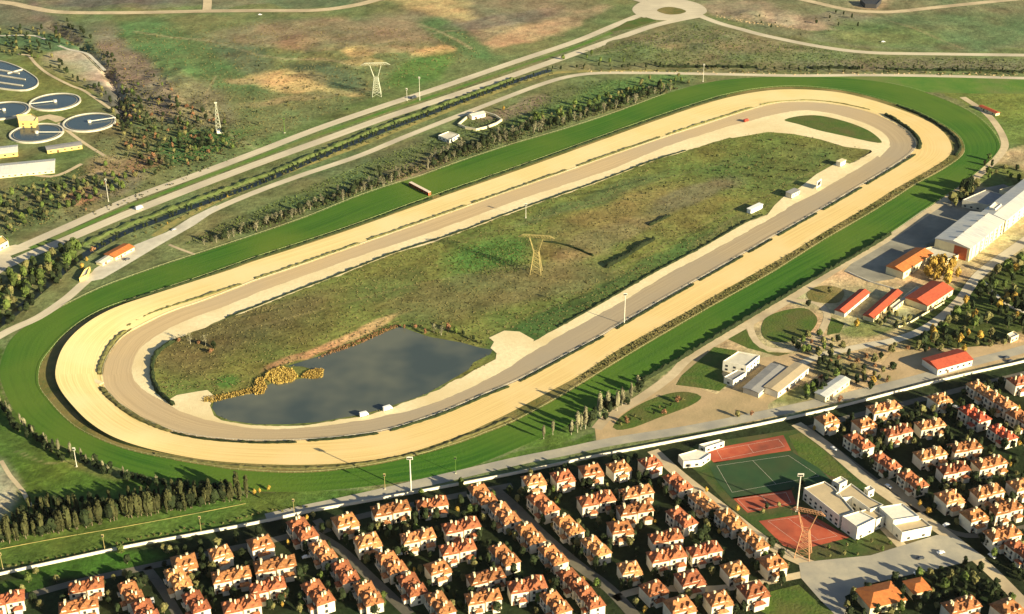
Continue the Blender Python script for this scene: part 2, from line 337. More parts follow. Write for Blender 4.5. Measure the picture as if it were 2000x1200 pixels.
C = np.zeros(X.shape+(3,)); C[:] = (.135, .155, .065)
def blob(cx, cy, rx, ry, ang, col, a=.9, soft=.45):
    global C
    t = R(ang); dx = wx-cx; dy = wy-cy; u = (dx*math.cos(t)+dy*math.sin(t))/rx; v = (-dx*math.sin(t)+dy*math.cos(t))/ry
    r = np.sqrt(u*u+v*v); k = np.clip((1-r)/soft+.5, 0, 1)*a
    C = C*(1-k[..., None])+np.array(col)*k[..., None]
def area(poly, col, a=1.0, warp=True):
    k = inpoly(wx if warp else PX, wy if warp else PY, poly)*a
    global C
    C = C*(1-k[..., None])+np.array(col)*k[..., None]
BR = (.21, .17, .105); GD = (.46, .33, .15); GN = (.085, .15, .055); OL = (.13, .135, .06); PK = (.40, .33, .25); DK = (.07, .075, .045)
area([(-400,-200),(800,-200),(760,0),(300,20),(-400,20)], (.15,.155,.09))
blob(230,5,130,9,0,(.11,.10,.085),.9); blob(600,3,110,10,0,(.10,.135,.07))
blob(290,90,160,48,10,GN,.85); blob(400,150,120,30,5,GN,.6); blob(620,60,220,24,-3,BR,.85); blob(600,85,160,14,0,(.28,.20,.12),.6)
blob(930,40,230,44,-6,BR,.95); blob(850,12,90,22,15,(.42,.31,.15),.8); blob(1040,68,95,17,-16,(.40,.28,.16),.9); blob(905,80,80,22,28,GN,.9); blob(1130,35,70,12,-20,(.30,.23,.14),.7); blob(990,40,100,14,-10,(.17,.145,.11),.8)
blob(562,158,78,22,4,GD,1,.3); blob(655,181,45,7,10,GD,.9); blob(480,158,40,8,0,(.34,.25,.13),.8); blob(845,104,50,10,-4,GD,1,.3); blob(700,103,32,10,0,GD,.9); blob(760,100,50,8,0,(.34,.25,.14),.7); blob(600,190,140,8,-6,(.26,.22,.11),.7); blob(705,123,40,9,5,GD,.6)
blob(680,225,220,16,-20,(.11,.15,.05),.8); blob(820,140,80,24,-18,(.09,.17,.04),.85); blob(640,150,70,22,15,(.08,.10,.06),.7); blob(470,110,70,26,20,(.09,.11,.07),.6)
blob(390,210,90,45,35,(.17,.15,.09),.8); blob(300,190,60,30,40,(.27,.21,.12),.7); blob(350,290,120,24,-20,(.06,.13,.04),.85); blob(430,280,80,18,-22,(.07,.14,.04),.8)
blob(255,140,36,120,-40,(.20,.155,.115),.9); blob(120,60,90,12,42,(.17,.13,.11),.8); blob(60,40,110,24,12,(.13,.13,.09),.8); blob(70,85,120,14,5,(.07,.13,.06),.9)
blob(150,128,68,27,8,PK,1,.25); blob(195,165,62,20,25,PK,.9,.25); blob(225,205,50,15,42,(.11,.10,.095),.9,.3); blob(180,163,26,9,5,(.16,.19,.17),.9)
blob(70,180,120,70,0,(.14,.16,.045),.8); blob(220,280,80,40,20,(.16,.15,.07),.7); blob(110,330,90,40,-15,(.08,.12,.04),.8); blob(130,400,160,45,-20,(.14,.14,.07),.8); blob(165,385,38,16,-20,(.28,.15,.09),.9); blob(230,360,60,20,-20,(.17,.15,.10),.8); blob(60,430,70,25,-20,(.08,.11,.04),.7); blob(280,315,45,14,-10,(.25,.15,.09),.8); blob(200,325,40,20,0,(.30,.22,.13),.6)
blob(300,400,300,5,-20,(.10,.14,.04),.4)
area([(1000,135),(1230,55),(1370,35),(1500,75),(1700,112),(2600,118),(2600,138),(1500,140),(1140,140)], (.15,.155,.075))
blob(1400,90,160,26,0,(.165,.16,.085),.8); blob(1250,110,110,18,0,(.11,.15,.06),.7); blob(1550,115,120,14,0,(.13,.16,.07),.8)
blob(1800,128,280,9,0,(.17,.155,.095),.8)
area([(1380,0),(1380,-300),(5000,-300),(5000,90),(1700,98),(1500,65),(1400,35)], (.15,.16,.085)); blob(1870,60,180,36,0,(.11,.155,.07),.8); blob(1720,70,120,22,5,(.12,.17,.06),.7); blob(1470,25,110,20,8,(.26,.22,.15),.7); blob(1560,45,70,10,8,(.34,.28,.19),.8); blob(1700,3,45,14,0,(.32,.25,.15),.8); blob(1640,35,60,10,-5,(.20,.17,.12),.7)
# between service road and turf
area([(350,480),(430,440),(560,380),(700,330),(860,265),(1000,210),(1130,160),(1370,150),(1200,215),(1000,280),(780,352),(500,455)], (.10,.12,.05))
blob(1180,190,170,22,-18,(.10,.17,.05),.9); blob(1010,215,70,12,-20,(.21,.16,.11),.8); blob(1060,232,60,10,-20,(.16,.19,.06),.7); blob(560,400,140,18,-20,(.10,.13,.05),.8); blob(820,330,70,14,-20,(.22,.17,.10),.7); blob(750,345,80,10,-20,(.13,.13,.07),.8); blob(700,315,160,10,-20,(.12,.12,.06),.7)
# infield
area(T6, (.135,.155,.042), 1, False)
INF = inpoly(PX, PY, T6)
Cb = C.copy()
blob(480,640,190,35,-20,(.115,.105,.045),.9); blob(370,700,70,36,0,(.125,.12,.045),.8); blob(560,650,120,22,-22,(.125,.12,.04),.7); blob(455,745,26,12,0,(.06,.15,.03),.8)
blob(690,650,110,7,-22,(.44,.29,.14),.95,.5); blob(600,690,80,8,-24,(.40,.24,.12),.9,.5)
blob(960,500,80,30,-8,(.075,.155,.035),.9,.6); blob(1000,560,200,38,-8,(.15,.13,.06),.8); blob(1200,430,170,40,-22,(.19,.16,.06),.8); blob(1180,470,110,25,-25,(.20,.16,.075),.8); blob(1330,430,110,20,-28,(.17,.16,.05),.8)
blob(1500,330,150,40,-12,(.10,.14,.04),.85); blob(1620,300,90,20,0,(.14,.16,.05),.7); blob(1350,380,90,20,-20,(.14,.13,.075),.8); blob(1060,640,140,26,-22,(.055,.11,.03),.9); blob(1250,530,180,16,-29,(.07,.12,.035),.85); blob(1430,440,90,12,-29,(.11,.12,.045),.7)
blob(860,590,120,40,-5,(.12,.12,.045),.8); blob(760,560,90,24,-20,(.10,.13,.04),.7); blob(1150,390,150,14,-20,(.09,.12,.045),.8)
C = np.where(INF[..., None], C, Cb)
# lower left field, slopes, villa gardens
area([(-1500,560),(0,560),(0,735),(20,790),(110,870),(250,925),(450,962),(750,955),(1000,890),(1165,840),(1165,870),(1000,905),(600,1000),(0,1110),(-1500,1300)], (.075,.12,.025))
blob(120,930,150,35,5,(.075,.125,.02),.9); blob(200,920,60,14,10,(.15,.12,.05),.6); blob(-20,960,60,60,0,(.40,.34,.24),.9); blob(1080,850,60,16,-20,(.08,.14,.02),.8)
area([(-3000,1300),(0,1122),(500,1022),(1000,927),(1500,828),(2000,708),(3500,350),(5000,4000),(-3000,4000)], (.020,.030,.012), 1, False)  # villa gardens: shade between the houses painted into the ground colour
blob(180,1100,140,18,-8,(.045,.11,.015),.9); blob(40,1145,60,14,-8,(.04,.09,.015),.8)
# paddock side
area([(1165,868),(1165,840),(1250,775),(1340,698),(1560,562),(1830,395),(1950,300),(2300,180),(3500,200),(3500,350),(2000,700),(1500,820)], (.42,.32,.18), 1, False)
blob(1960,230,90,40,30,(.13,.17,.045),1); area([(1790,152),(3500,156),(3500,240),(1960,240),(1900,210)], (.13,.17,.04))
blob(1900,620,150,70,-20,(.05,.075,.02),1,.3); blob(1990,560,60,60,0,(.05,.075,.02),1); blob(1960,350,50,30,0,(.10,.14,.03),.9); blob(1690,640,60,18,-15,(.09,.13,.03),.8); blob(1640,720,60,26,10,(.07,.09,.03),.85); blob(1740,620,40,12,-20,(.28,.24,.14),.8); blob(1560,770,60,14,-10,(.10,.13,.03),.7); blob(1700,700,60,12,-15,(.36,.28,.14),.8); blob(1450,810,30,8,0,(.16,.13,.05),.8)
def track_line(pts, w, col, a):
    global C
    P = smooth([Vector((x, y, 0)) for x, y in pts], False, 20)
    dm = np.full(X.shape, 1e9); X0 = PX+4*(fbm(X, Y, 20, 33)-.5); Y0 = PY+2*(fbm(X, Y, 20, 34)-.5)
    for p, q in zip(P, P[1:]):
        vx, vy = q.x-p.x, q.y-p.y; t = np.clip(((X0-p.x)*vx+(Y0-p.y)*vy)/(vx*vx+vy*vy+1e-9), 0, 1); dm = np.minimum(dm, np.hypot(X0-p.x-t*vx, (Y0-p.y-t*vy)*1.8))
    k = np.clip(1.3-dm/w, 0, 1)*a; C = C*(1-k[..., None])+np.array(col)*k[..., None]
for pts, w, a in [([(262,62),(340,74),(420,82),(520,112),(640,118),(700,135)],3,.5), ([(500,290),(430,250),(400,200),(420,150)],3,.45), ([(700,95),(800,75),(900,60),(1100,70)],3,.5), ([(780,40),(850,58),(920,95)],3.5,.6), ([(0,400),(90,372),(150,350),(205,332)],3.5,.5), ([(1400,60),(1480,90),(1620,104)],2.5,.4), ([(1700,28),(1790,60),(1880,95)],2.5,.35), ([(1150,110),(1250,90),(1330,60)],2.5,.35), ([(30,880),(90,905),(160,900),(240,930)],3,.35)]: track_line(pts, w, (.36,.29,.17), a)
for pts, w, a in [([(450,650),(600,612),(800,560),(1000,520)],2.5,.4), ([(1060,610),(1200,530),(1350,450),(1480,385)],2.5,.45), ([(1050,560),(1150,500),(1280,440)],2.5,.35), ([(900,470),(1100,415),(1300,350),(1450,310)],2.5,.35), ([(1380,470),(1440,420),(1560,350),(1640,310)],2.5,.4)]: track_line(pts, w, (.20,.17,.08), a)
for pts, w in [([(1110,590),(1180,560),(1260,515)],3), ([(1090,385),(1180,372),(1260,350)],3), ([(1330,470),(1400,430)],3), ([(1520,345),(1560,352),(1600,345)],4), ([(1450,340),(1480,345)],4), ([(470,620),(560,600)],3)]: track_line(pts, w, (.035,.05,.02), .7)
# fine variation
v = fbm(X, Y, 14, 21, 4); v2 = fbm(X, Y, 5, 41, 2)
v3 = fbm(X, Y, 28, 91, 3)
C *= np.clip(0.10+.75*v+.55*v2+.55*v3, .25, 2)[..., None]
tone = (fbm(X, Y, 40, 77)-.5)
C[..., 0] *= 1+.5*tone; C[..., 1] *= 1-.12*tone
# relief of the rough land
Z = np.zeros(X.shape)
def relief(cx, cy, rx, ry, ang, amp, sc, seed):
    global Z
    t = R(ang); dx = PX-cx; dy = PY-cy; u = (dx*math.cos(t)+dy*math.sin(t))/rx; q = (-dx*math.sin(t)+dy*math.cos(t))/ry
    k = np.clip(1-np.sqrt(u*u+q*q), 0, 1); k = k*k*(3-2*k)
    Z = Z+k*amp*(fbm(X, Y, sc, seed, 4)-.35)*2
relief(330,180,110,95,40,9,45,5); relief(620,110,260,60,0,7,70,6); relief(950,50,190,34,-10,5,80,8); relief(130,400,150,34,-22,4,30,12); relief(1750,60,300,24,0,4,60,14); relief(1330,88,170,26,0,4,50,15); relief(110,80,90,14,20,4,25,16); relief(1480,30,80,16,0,5,25,17)
gul = [(100,50),(160,90),(210,140),(235,190),(240,240)]
for i in range(len(gul)-1):
    (x1, y1), (x2, y2) = gul[i], gul[i+1]; vx, vy = x2-x1, y2-y1; t = np.clip(((PX-x1)*vx+(PY-y1)*vy)/(vx*vx+vy*vy), 0, 1)
    dd = np.hypot(PX-x1-t*vx, (PY-y1-t*vy)*2); Z = np.minimum(Z, Z*1.0-6*np.clip(1-dd/16, 0, 1))
Z = np.where((PX > 2050) | (PX < -50), Z*0.3, Z)
nx_, ny_ = X.shape
me = bpy.data.meshes.new('ground')
vv = np.stack([X, Y, Z], -1).reshape(-1, 3)
idx = np.arange(nx_*ny_).reshape(nx_, ny_)
F = np.stack([idx[:-1, :-1], idx[1:, :-1], idx[1:, 1:], idx[:-1, 1:]], -1).reshape(-1, 4)
me.vertices.add(len(vv)); me.vertices.foreach_set('co', vv.ravel())
me.loops.add(F.size); me.loops.foreach_set('vertex_index', F.ravel())
me.polygons.add(len(F)); me.polygons.foreach_set('loop_start', np.arange(0, F.size, 4)); me.polygons.foreach_set('loop_total', np.full(len(F), 4))
me.update()
ca = me.color_attributes.new('soil_shade', 'FLOAT_COLOR', 'POINT')
ca.data.foreach_set('color', np.concatenate([np.clip(C, 0, 1), np.ones(C.shape[:2]+(1,))], -1).reshape(-1).astype('f'))
gm = bpy.data.materials.new('ground_soil_shade'); gm.use_nodes = True; n = gm.node_tree.nodes; L = gm.node_tree.links; b = n['Principled BSDF']; b.inputs['Roughness'].default_value = .95; b.inputs['Specular IOR Level'].default_value = .1
at = n.new('ShaderNodeVertexColor'); at.layer_name = 'soil_shade'; tc = n.new('ShaderNodeTexCoord')
nn = n.new('ShaderNodeTexNoise'); nn.inputs['Scale'].default_value = .22; nn.inputs['Detail'].default_value = 7; nn.inputs['Roughness'].default_value = .7; L.new(tc.outputs['Object'], nn.inputs['Vector'])
mr = n.new('ShaderNodeMapRange'); mr.inputs[1].default_value = .3; mr.inputs[2].default_value = .7; mr.inputs[3].default_value = .62; mr.inputs[4].default_value = 1.45; L.new(nn.outputs['Fac'], mr.inputs[0])
vm = n.new('ShaderNodeVectorMath'); vm.operation = 'SCALE'; L.new(at.outputs[0], vm.inputs[0]); L.new(mr.outputs[0], vm.inputs['Scale'])
L.new(vm.outputs[0], b.inputs['Base Color'])
bp = n.new('ShaderNodeBump'); bp.inputs['Distance'].default_value = .9; L.new(nn.outputs['Fac'], bp.inputs['Height']); L.new(bp.outputs[0], b.inputs['Normal'])
me.materials.append(gm)
for p in me.polygons: pass
me.polygons.foreach_set('use_smooth', np.ones(len(F), bool))
go = bpy.data.objects.new('ground', me); COL.objects.link(go); tag(go, kind='structure')
def zat(x, y):
    i = min(max(int(np.searchsorted(gx, x)), 1), nx_-1); j = min(max(int(np.searchsorted(gy, y)), 1), ny_-1)
    return float(Z[i, j])

# ------------------------------------------------------------------ flat sheets and strips
def sheet(name, pts, m, z, kind='structure', sm=False, **k):
    P = gpts(pts, z)
    if sm: P = smooth(P, True, 4)
    bm = bmesh.new(); vs = [bm.verts.new(p) for p in P]; es = [bm.edges.new((vs[i], vs[(i+1) % len(vs)])) for i in range(len(vs))]
    bmesh.ops.triangle_fill(bm, edges=es, use_beauty=True, use_dissolve=False)
    for f in bm.faces:
        f.normal_update()
        if f.normal.z < 0: f.normal_flip()
    me = bpy.data.meshes.new(name); bm.to_mesh(me); bm.free(); me.materials.append(m)
    uv = me.uv_layers.new(name='UVMap')
    for l in me.loops: c = me.vertices[l.vertex_index].co; uv.data[l.index].uv = (c.x, c.y)
    o = bpy.data.objects.new(name, me); COL.objects.link(o); return tag(o, kind=kind, **k)
def strip(name, pts, width, m, z, kind='structure', step=8, closed=False, parent=None, **k):
    P = smooth(gpts(pts, z), closed, step); N = normals2d(P, closed); mb = MB(); mb.uv = []; s = 0
    n = len(P)
    for i in range(n):
        wd = width if not isinstance(width, (list, tuple)) else width[0]+(width[1]-width[0])*i/(n-1)
        if i: s += (P[i]-P[i-1]).length
        a = P[i]+N[i]*wd/2; b_ = P[i]-N[i]*wd/2; mb.v += [tuple(a), tuple(b_)]; mb.uv += [(s, 0), (s, wd)]
    for i in range(n if closed else n-1):
        a = 2*i; c = 2*((i+1) % n); mb.f.append((a, a+1, c+1, c))
    return mb.build(name, m, parent, kind=kind, **k)

def bankz(x, y):
    t = min(max((360-x)/190, 0), 1); return .10+4.2*t*t*(3-2*t)
L0 = loop(T0, .04); L1 = loop(T1, .05); L1v = loop(T1, .07); L2 = loop(T2, 0, bankz); L4 = loop(T4, .10, None, .8); L4t = loop(T4, .13, None, .8)
L5 = loop(T5, .13, None, 1.3); L5p = loop(T5, .16, None, 1.3); L6 = loop(T6, .16, None, 2.2)
ring('turf_track', L0, L1, M['turf'], 4)
L2v = [p.copy() for p in L2]
for p in L2v: p.z = .07
L2v = [a+ (nn_*( -1))*0 for a, nn_ in zip(L2v, normals2d(L2v, True))]
ring('track_verge', L1v, L2v, M['verge'])
ring('track_embankment', [Vector((p.x, p.y, .075)) + n_*0.0 for p, n_ in zip(L2, normals2d(L2, True))], [p for p in L2], M['bank'])
ring('sand_track', L2, L4, M['sand'], 4)
ring('training_track', L4t, L5, M['training'], 3)
ring('gravel_track', L5p, L6, M['pale'], 2)
sheet('turf_chute', [(1560,149),(1700,148),(2060,153),(2060,184),(1900,183),(1790,180),(1700,168),(1600,158)], M['chute'], .02)

# training-side escape island and gravel spurs at the far bend
sheet('lawn', [(1532,235),(1560,227),(1600,226),(1650,237),(1690,252),(1712,266),(1722,279),(1700,277),(1650,266),(1600,255),(1560,243)], M['lawn'], .22, sm=True)
sheet('gravel_apron', [(1400,262),(1500,228),(1560,226),(1540,240),(1600,258),(1700,282),(1740,285),(1718,308),(1700,293),(1650,287),(1600,272),(1550,262),(1500,258),(1430,270)], M['pale'], .19)
sheet('gravel_apron', [(1495,425),(1512,402),(1530,385),(1560,368),(1595,340),(1640,315),(1668,322),(1640,350),(1590,380)], M['pale'], .19)
sheet('gravel_apron', [(958,680),(965,668),(955,660),(985,646),(1015,648),(1043,664),(1030,690),(1000,715),(950,742),(890,762),(884,750),(925,724),(968,702),(970,690)], M['pale'], .19)
sheet('gravel_apron', [(322,786),(345,772),(385,765),(405,762),(420,775),(410,792),(418,812),(440,826),(400,820),(350,803)], M['pale'], .19)
# pond
sheet('pond_water', [(962,683),(958,692),(925,708),(915,722),(873,747),(830,771),(780,788),(740,801),(700,811),(620,825),(560,829),(500,829),(450,822),(424,812),(414,797),(418,785),(460,775),(500,764),(525,752),(545,742),(575,742),(600,738),(612,722),(590,716),(560,716),(600,703),(650,688),(700,673),(750,650),(782,638),(800,645),(838,658),(870,664),(900,669),(940,680)], M['pond'], .10)

# roads
A_ = [(-160,575),(-60,528),(25,490),(125,446),(250,391),(375,345),(500,298),(625,250),(750,207),(875,166),(1000,123),(1125,81),(1200,50),(1250,30),(1290,18)]
B_ = [(-160,600),(-60,555),(0,524),(60,497),(125,470),(250,417),(375,368),(500,321),(625,276),(750,231),(875,190),(1000,148),(1125,104),(1200,77),(1275,51),(1330,38),(1375,30)]
strip('highway', A_, 12, M['road'], .10); strip('highway', B_, 13, M['road'], .13)
strip('highway_median', [(60,485),(125,458),(250,404),(375,356),(500,309),(625,263),(750,219),(875,178),(1000,135),(1125,92),(1195,64)], 6, M['chute'], .08)
for T in (A_, B_):
    P = smooth(gpts(T, .16), False, 3); mb = MB(); N = normals2d(P)
    for i in range(0, len(P)-2, 4): a, b_ = P[i], P[i+1]; q = N[i]*.15; mb.quad(a+q, a-q, b_-q, b_+q)
    mb.build('lane_marking', M['line'], kind='structure')
sheet('highway_junction', [(-40,520),(0,485),(30,478),(60,485),(20,500),(30,512),(0,535),(-40,555)], M['road'], .16)
C_ = [(-120,735),(-40,680),(20,645),(75,620),(130,583),(170,548),(225,508),(300,474),(350,446),(420,409),(500,375),(590,342),(700,305),(780,272),(860,240),(925,215),(1000,186),(1060,164),(1110,150),(1170,143),(1280,143),(1400,145),(1550,148),(1700,147),(1850,149),(2000,153),(2200,158)]
strip('service_road', C_, 9, M['road'], .06)
sheet('car_park', [(165,552),(185,525),(225,500),(265,478),(330,452),(372,425),(420,402),(432,404),(380,440),(310,480),(240,522),(200,545)], M['concrete'], .09)
D_ = [(1345,22),(1400,44),(1450,58),(1500,71),(1600,91),(1700,103),(1850,106),(2000,108),(2300,112)]
strip('road', D_, 11, M['road'], .10); strip('road', [(1500,-14),(1570,0),(1650,18),(1700,23),(1750,23),(1825,15),(1950,2),(2050,-8)], 12, M['path'], .10)
strip('road', [(-200,-14),(0,4),(60,15),(120,24),(250,25),(400,22),(500,21),(620,20),(700,9),(760,-8)], 14, M['path'], 6.5*0+.30); strip('road', [(400,-12),(405,0),(404,20)], 12, M['path'], .34)
sheet('roundabout', [(1235,20),(1248,6),(1280,-2),(1330,-1),(1368,9),(1380,24),(1350,35),(1300,40),(1255,34)], M['road'], .20, sm=True)
sheet('traffic_island', [(1283,21),(1295,15),(1312,14),(1332,18),(1340,23),(1325,28),(1302,28)], M['verge'], .26, sm=True)
sheet('traffic_island', [(1190,62),(1225,42),(1262,34),(1282,40),(1235,56)], M['lawn'], .26)
strip('road', [(1265,5),(1215,-10),(1150,-30)], 14, M['road'], .17)
strip('shade_strip', [(-40,662),(30,610),(70,575),(105,545),(150,508),(200,478),(250,452),(310,430),(370,407),(440,382),(520,352),(640,300),(750,255),(860,214),(950,180),(1010,158),(1075,137)], 9, M['shadestrip'], .05)  # dark strip painted as the shade of the dense tree row
strip('grass_verge', [(300,462),(350,430),(420,394),(500,360),(590,325),(700,285),(780,253),(860,222),(925,197),(1000,168),(1060,148),(1120,140),(1300,138)], 8, M['drygrass'], .04)
strip('footpath', [(1310,-60),(330,478)][1:]+[(355,488),(380,497)], 3, M['path'], .08)
# treatment works lanes
strip('footpath', [(-60,70),(0,70),(66,70),(100,83),(135,97),(168,104),(185,118),(205,138)], 4, M['concrete'], .32)
strip('footpath', [(35,106),(55,108),(70,125),(95,145),(140,168),(165,178),(215,212)], 4, M['path'], .32)
strip('footpath', [(115,240),(135,258),(165,280),(205,305)], 4, M['path'], .05)
strip('footpath', [(20,330),(100,345),(160,320)], 5, M['path'], .05)
# wall road and paddock
strip('boundary_road', [(520,1012),(600,994),(700,973),(850,938),(1000,903),(1100,883),(1200,862),(1350,838),(1500,808),(1650,775),(1800,738),(1900,708),(2000,682),(2200,620)], 10, M['square'], .10)
sheet('paddock_yard', [(1162,838),(1175,818),(1250,775),(1305,735),(1345,697),(1420,652),(1452,640),(1420,662),(1390,690),(1330,735),(1318,752),(1360,757),(1400,770),(1440,745),(1480,700),(1560,690),(1600,700),(1580,740),(1500,790),(1500,806),(1350,832),(1200,858),(1165,862)], M['dirt'], .05)
strip('paddock_path', [(1165,838),(1180,820),(1250,778),(1310,735),(1345,700),(1420,656),(1500,611),(1560,573),(1640,522),(1700,487),(1760,450),(1840,395),(1900,352),(1955,300),(1960,270),(1930,225),(1880,190)], 8, M['path'], .09)
sheet('lawn', [(1197,835),(1215,812),(1260,785),(1310,768),(1345,766),(1370,775),(1350,792),(1290,815),(1235,836),(1205,840)], M['lawn'], .12, sm=True)
sheet('lawn', [(1320,752),(1332,733),(1395,678),(1440,685),(1420,705),(1410,730),(1420,752),(1405,764),(1360,757)], M['lawn'], .12)
sheet('lawn', [(1487,648),(1495,622),(1530,607),(1570,602),(1592,615),(1595,632),(1575,655),(1540,668),(1500,665)], M['lawn'], .14, sm=True)
strip('paddock_path', [(1478,668),(1465,640),(1480,610),(1530,590),(1590,590),(1615,612),(1608,640),(1580,672),(1530,685),(1490,678)], 6, M['path'], .11, closed=True)
sheet('lawn', [(1420,662),(1455,640),(1470,668),(1500,688),(1545,690),(1520,696),(1460,680)], M['lawn'], .08)
sheet('lawn', [(1575,575),(1590,562),(1620,558),(1648,568),(1640,590),(1610,592),(1585,588)], M['verge'], .12, sm=True)
sheet('lawn', [(1620,618),(1650,632),(1640,650),(1615,655)], M['lawn'], .07)
sheet('stand_paving', [(1648,530),(1690,490),(1740,455),(1800,412),(1870,378),(1960,360),(1990,372),(1870,450),(1830,495),(1745,545),(1700,552)], M['paving'], .07)
strip('access_road', [(2150,370),(2060,430),(1990,480),(1915,535),(1870,592),(1810,640),(1745,665),(1690,675),(1600,695),(1560,715)], [12,7], M['road'], .12)
strip('footpath', [(1920,550),(1945,575),(1975,600),(2060,630)], 3.5, M['concrete'], .1)
sheet('yard', [(1740,690),(1800,680),(1870,680),(2010,668),(2010,692),(1940,712),(1800,742),(1720,752),(1700,740)], M['dirt'], .06)
# villa side streets
def street(*p, w=6, m='street', z=.06, name='street'): return strip(name, list(p), w, M[m], z)
street((0,1180),(50,1165),(140,1140),(230,1120),(300,1105),(400,1083),(520,1058),(600,1038),(700,1010),(860,975),(1000,948), w=6)
street((285,1108),(320,1155),(355,1215), w=6); street((590,1030),(660,1070),(720,1125),(800,1200), w=7); street((618,1015),(640,1040), w=6)
street((965,955),(1010,995),(1060,1045),(1130,1105),(1190,1150),(1250,1215), w=8)
street((1275,880),(1330,930),(1420,1000),(1500,1062),(1570,1098),(1640,1120), w=9, m='path', z=.1)
street((1200,1170),(1260,1150),(1400,1150),(1530,1130),(1640,1105), w=6, m='path')
street((1555,828),(1620,875),(1690,935),(1760,985),(1850,1045),(1930,1110),(2010,1190),(2060,1240), w=9, m='path', z=.1)
street((1570,832),(1640,885),(1720,945),(1860,1040),(1980,1035),(2060,1010), w=5)
street((1560,842),(1660,815),(1800,780),(1900,755),(2060,715), w=6)
sheet('street_square', [(1560,1100),(1600,1095),(1700,1085),(1830,1045),(1870,1050),(1925,1090),(1880,1100),(1790,1120),(1700,1140),(1650,1165),(1665,1210),(1640,1210),(1600,1170),(1565,1130)], M['square'], .13)
sheet('lawn', [(1495,1158),(1560,1142),(1590,1170),(1640,1200),(1660,1220),(1530,1220),(1480,1190)], M['lawn'], .12)
sheet('lawn', [(1540,852),(1565,845),(1610,880),(1665,935),(1620,930),(1560,890)], M['lawn'], .05)
sheet('school_yard', [(1360,868),(1560,838),(1620,885),(1740,960),(1830,1035),(1745,1085),(1600,1100),(1500,1050),(1420,985),(1370,930),(1330,895)], M['yardgrass'], .03)
sheet('clay_court', [(1372,880),(1470,862),(1530,850),(1545,880),(1490,888),(1395,905)], M['clay'], .09)
sheet('football_pitch', [(1382,905),(1545,882),(1600,915),(1625,940),(1560,955),(1430,975),(1400,940)], M['pitch'], .09)
sheet('clay_court', [(1430,972),(1545,956),(1555,985),(1460,1002)], M['clay'], .09)
sheet('clay_court', [(1482,1018),(1580,1003),(1660,1050),(1560,1075),(1530,1066)], M['clay'], .09)
mb = MB()
for quad_ in ([(1400,880),(1520,858),(1532,872),(1410,897)], [(1440,975),(1535,962),(1545,982),(1462,997)], [(1500,1018),(1578,1007),(1635,1047),(1560,1062)], [(1400,910),(1540,890),(1600,930),(1430,962)]):
    P = gpts(quad_, .13); P.append(P[0])
    for a, b_ in zip(P, P[1:]):
        d = (b_-a).normalized(); q = Vector((-d.y, d.x, 0))*.09; mb.quad(a+q, a-q, b_-q, b_+q)
    a = (P[0]+P[1])/2; b_ = (P[2]+P[3])/2; d = (b_-a).normalized(); q = Vector((-d.y, d.x, 0))*.09; mb.quad(a+q, a-q, b_-q, b_+q)
mb.build('court_lines', M['line'], kind='structure')
strip('footpath', [(1700,1000),(1745,1050),(1775,1080)], 7, M['path'], .1)
strip('footpath', [(1720,935),(1765,965),(1800,1000)], 9, M['dirt'], .1)
strip('footpath', [(2,900),(20,930),(45,960),(60,990)], 3, M['path'], .06)

# ------------------------------------------------------------------ hedges and rails
def hedge(name, pts, wd, h, m, label, cat='hedge', group=None, seed=0, step=2.5, z0=0.0, closed=False):
    rnd = random.Random(seed); P = smooth(gpts(pts, z0), closed, step); N = normals2d(P, closed); mb = MB(); n = len(P)
    prof = [(-.5, 0), (-.48, .6), (-.25, 1), (.2, 1.02), (.47, .62), (.5, 0)]
    for i in range(n):
        hh = h*rnd.uniform(.55, 1.25); ww = wd*rnd.uniform(.7, 1.2)
        if not closed and i in (0, n-1): hh *= .3; ww *= .4
        for a, b_ in prof: p = P[i]+N[i]*(a*ww+rnd.uniform(-.1, .1)*wd)+Vector((0, 0, b_*hh*rnd.uniform(.85, 1.15))); mb.v.append(tuple(p))
    k = len(prof)
    for i in range(n if closed else n-1):
        for j in range(k-1): a = i*k+j; c = ((i+1) % n)*k+j; mb.f.append((a, a+1, c+1, c))
    return mb.build(name, m, label=label, cat=cat, group=group)
far_div = [([(245,640),(300,611),(400,578),(472,555)]), ([(497,545),(600,511),(703,475)]), ([(718,469),(800,441),(912,401)]), ([(922,397),(1000,370),(1107,332)]), ([(1127,325),(1200,299),(1290,268)]), ([(1302,264),(1380,238),(1470,210)])]
for i, s in enumerate(far_div):
    hedge('divider_hedge', s, 3.4, 1.1, M['leafolive'], 'low olive hedge strip between the two tracks on the far straight, %s from the left' % ORD[i], group='hedge strips between the tracks', seed=i, z0=.1)
hedge('divider_hedge', [(1485,205),(1520,199),(1580,196),(1640,202),(1700,215)], 1.8, .9, M['leafolive'], 'thin low hedge arc along the top of the right-hand bend between the tracks', group='hedge strips between the tracks', seed=22, z0=.1)
hedge('divider_hedge', [(1728,224),(1750,236),(1775,253),(1790,268),(1796,280),(1794,292)], 4.5, 2.4, M['leafdark'], 'thick dark hedge arc at the right end of the right-hand bend between the tracks', group='hedge strips between the tracks', seed=23, z0=.1)
near_div = [[(1788,302),(1750,326),(1692,361)], [(1684,366),(1650,386),(1607,411)], [(1596,417),(1519,461)], [(1509,467),(1462,494)], [(1452,500),(1366,549)], [(1356,555),(1280,598),(1204,643)], [(1180,657),(1100,700),(1015,746)], [(995,755),(950,773),(862,810),(762,842)], [(740,847),(680,855),(600,862)], [(580,864),(500,865),(400,858),(335,846)]]
for i, s in enumerate(near_div):
    hedge('divider_hedge', s, 2.2, 1.3, M['leafdark'], 'narrow dark hedge strip between the tracks on the near side, %s from the right' % ORD[i], group='hedge strips between the tracks', seed=40+i, z0=.1)
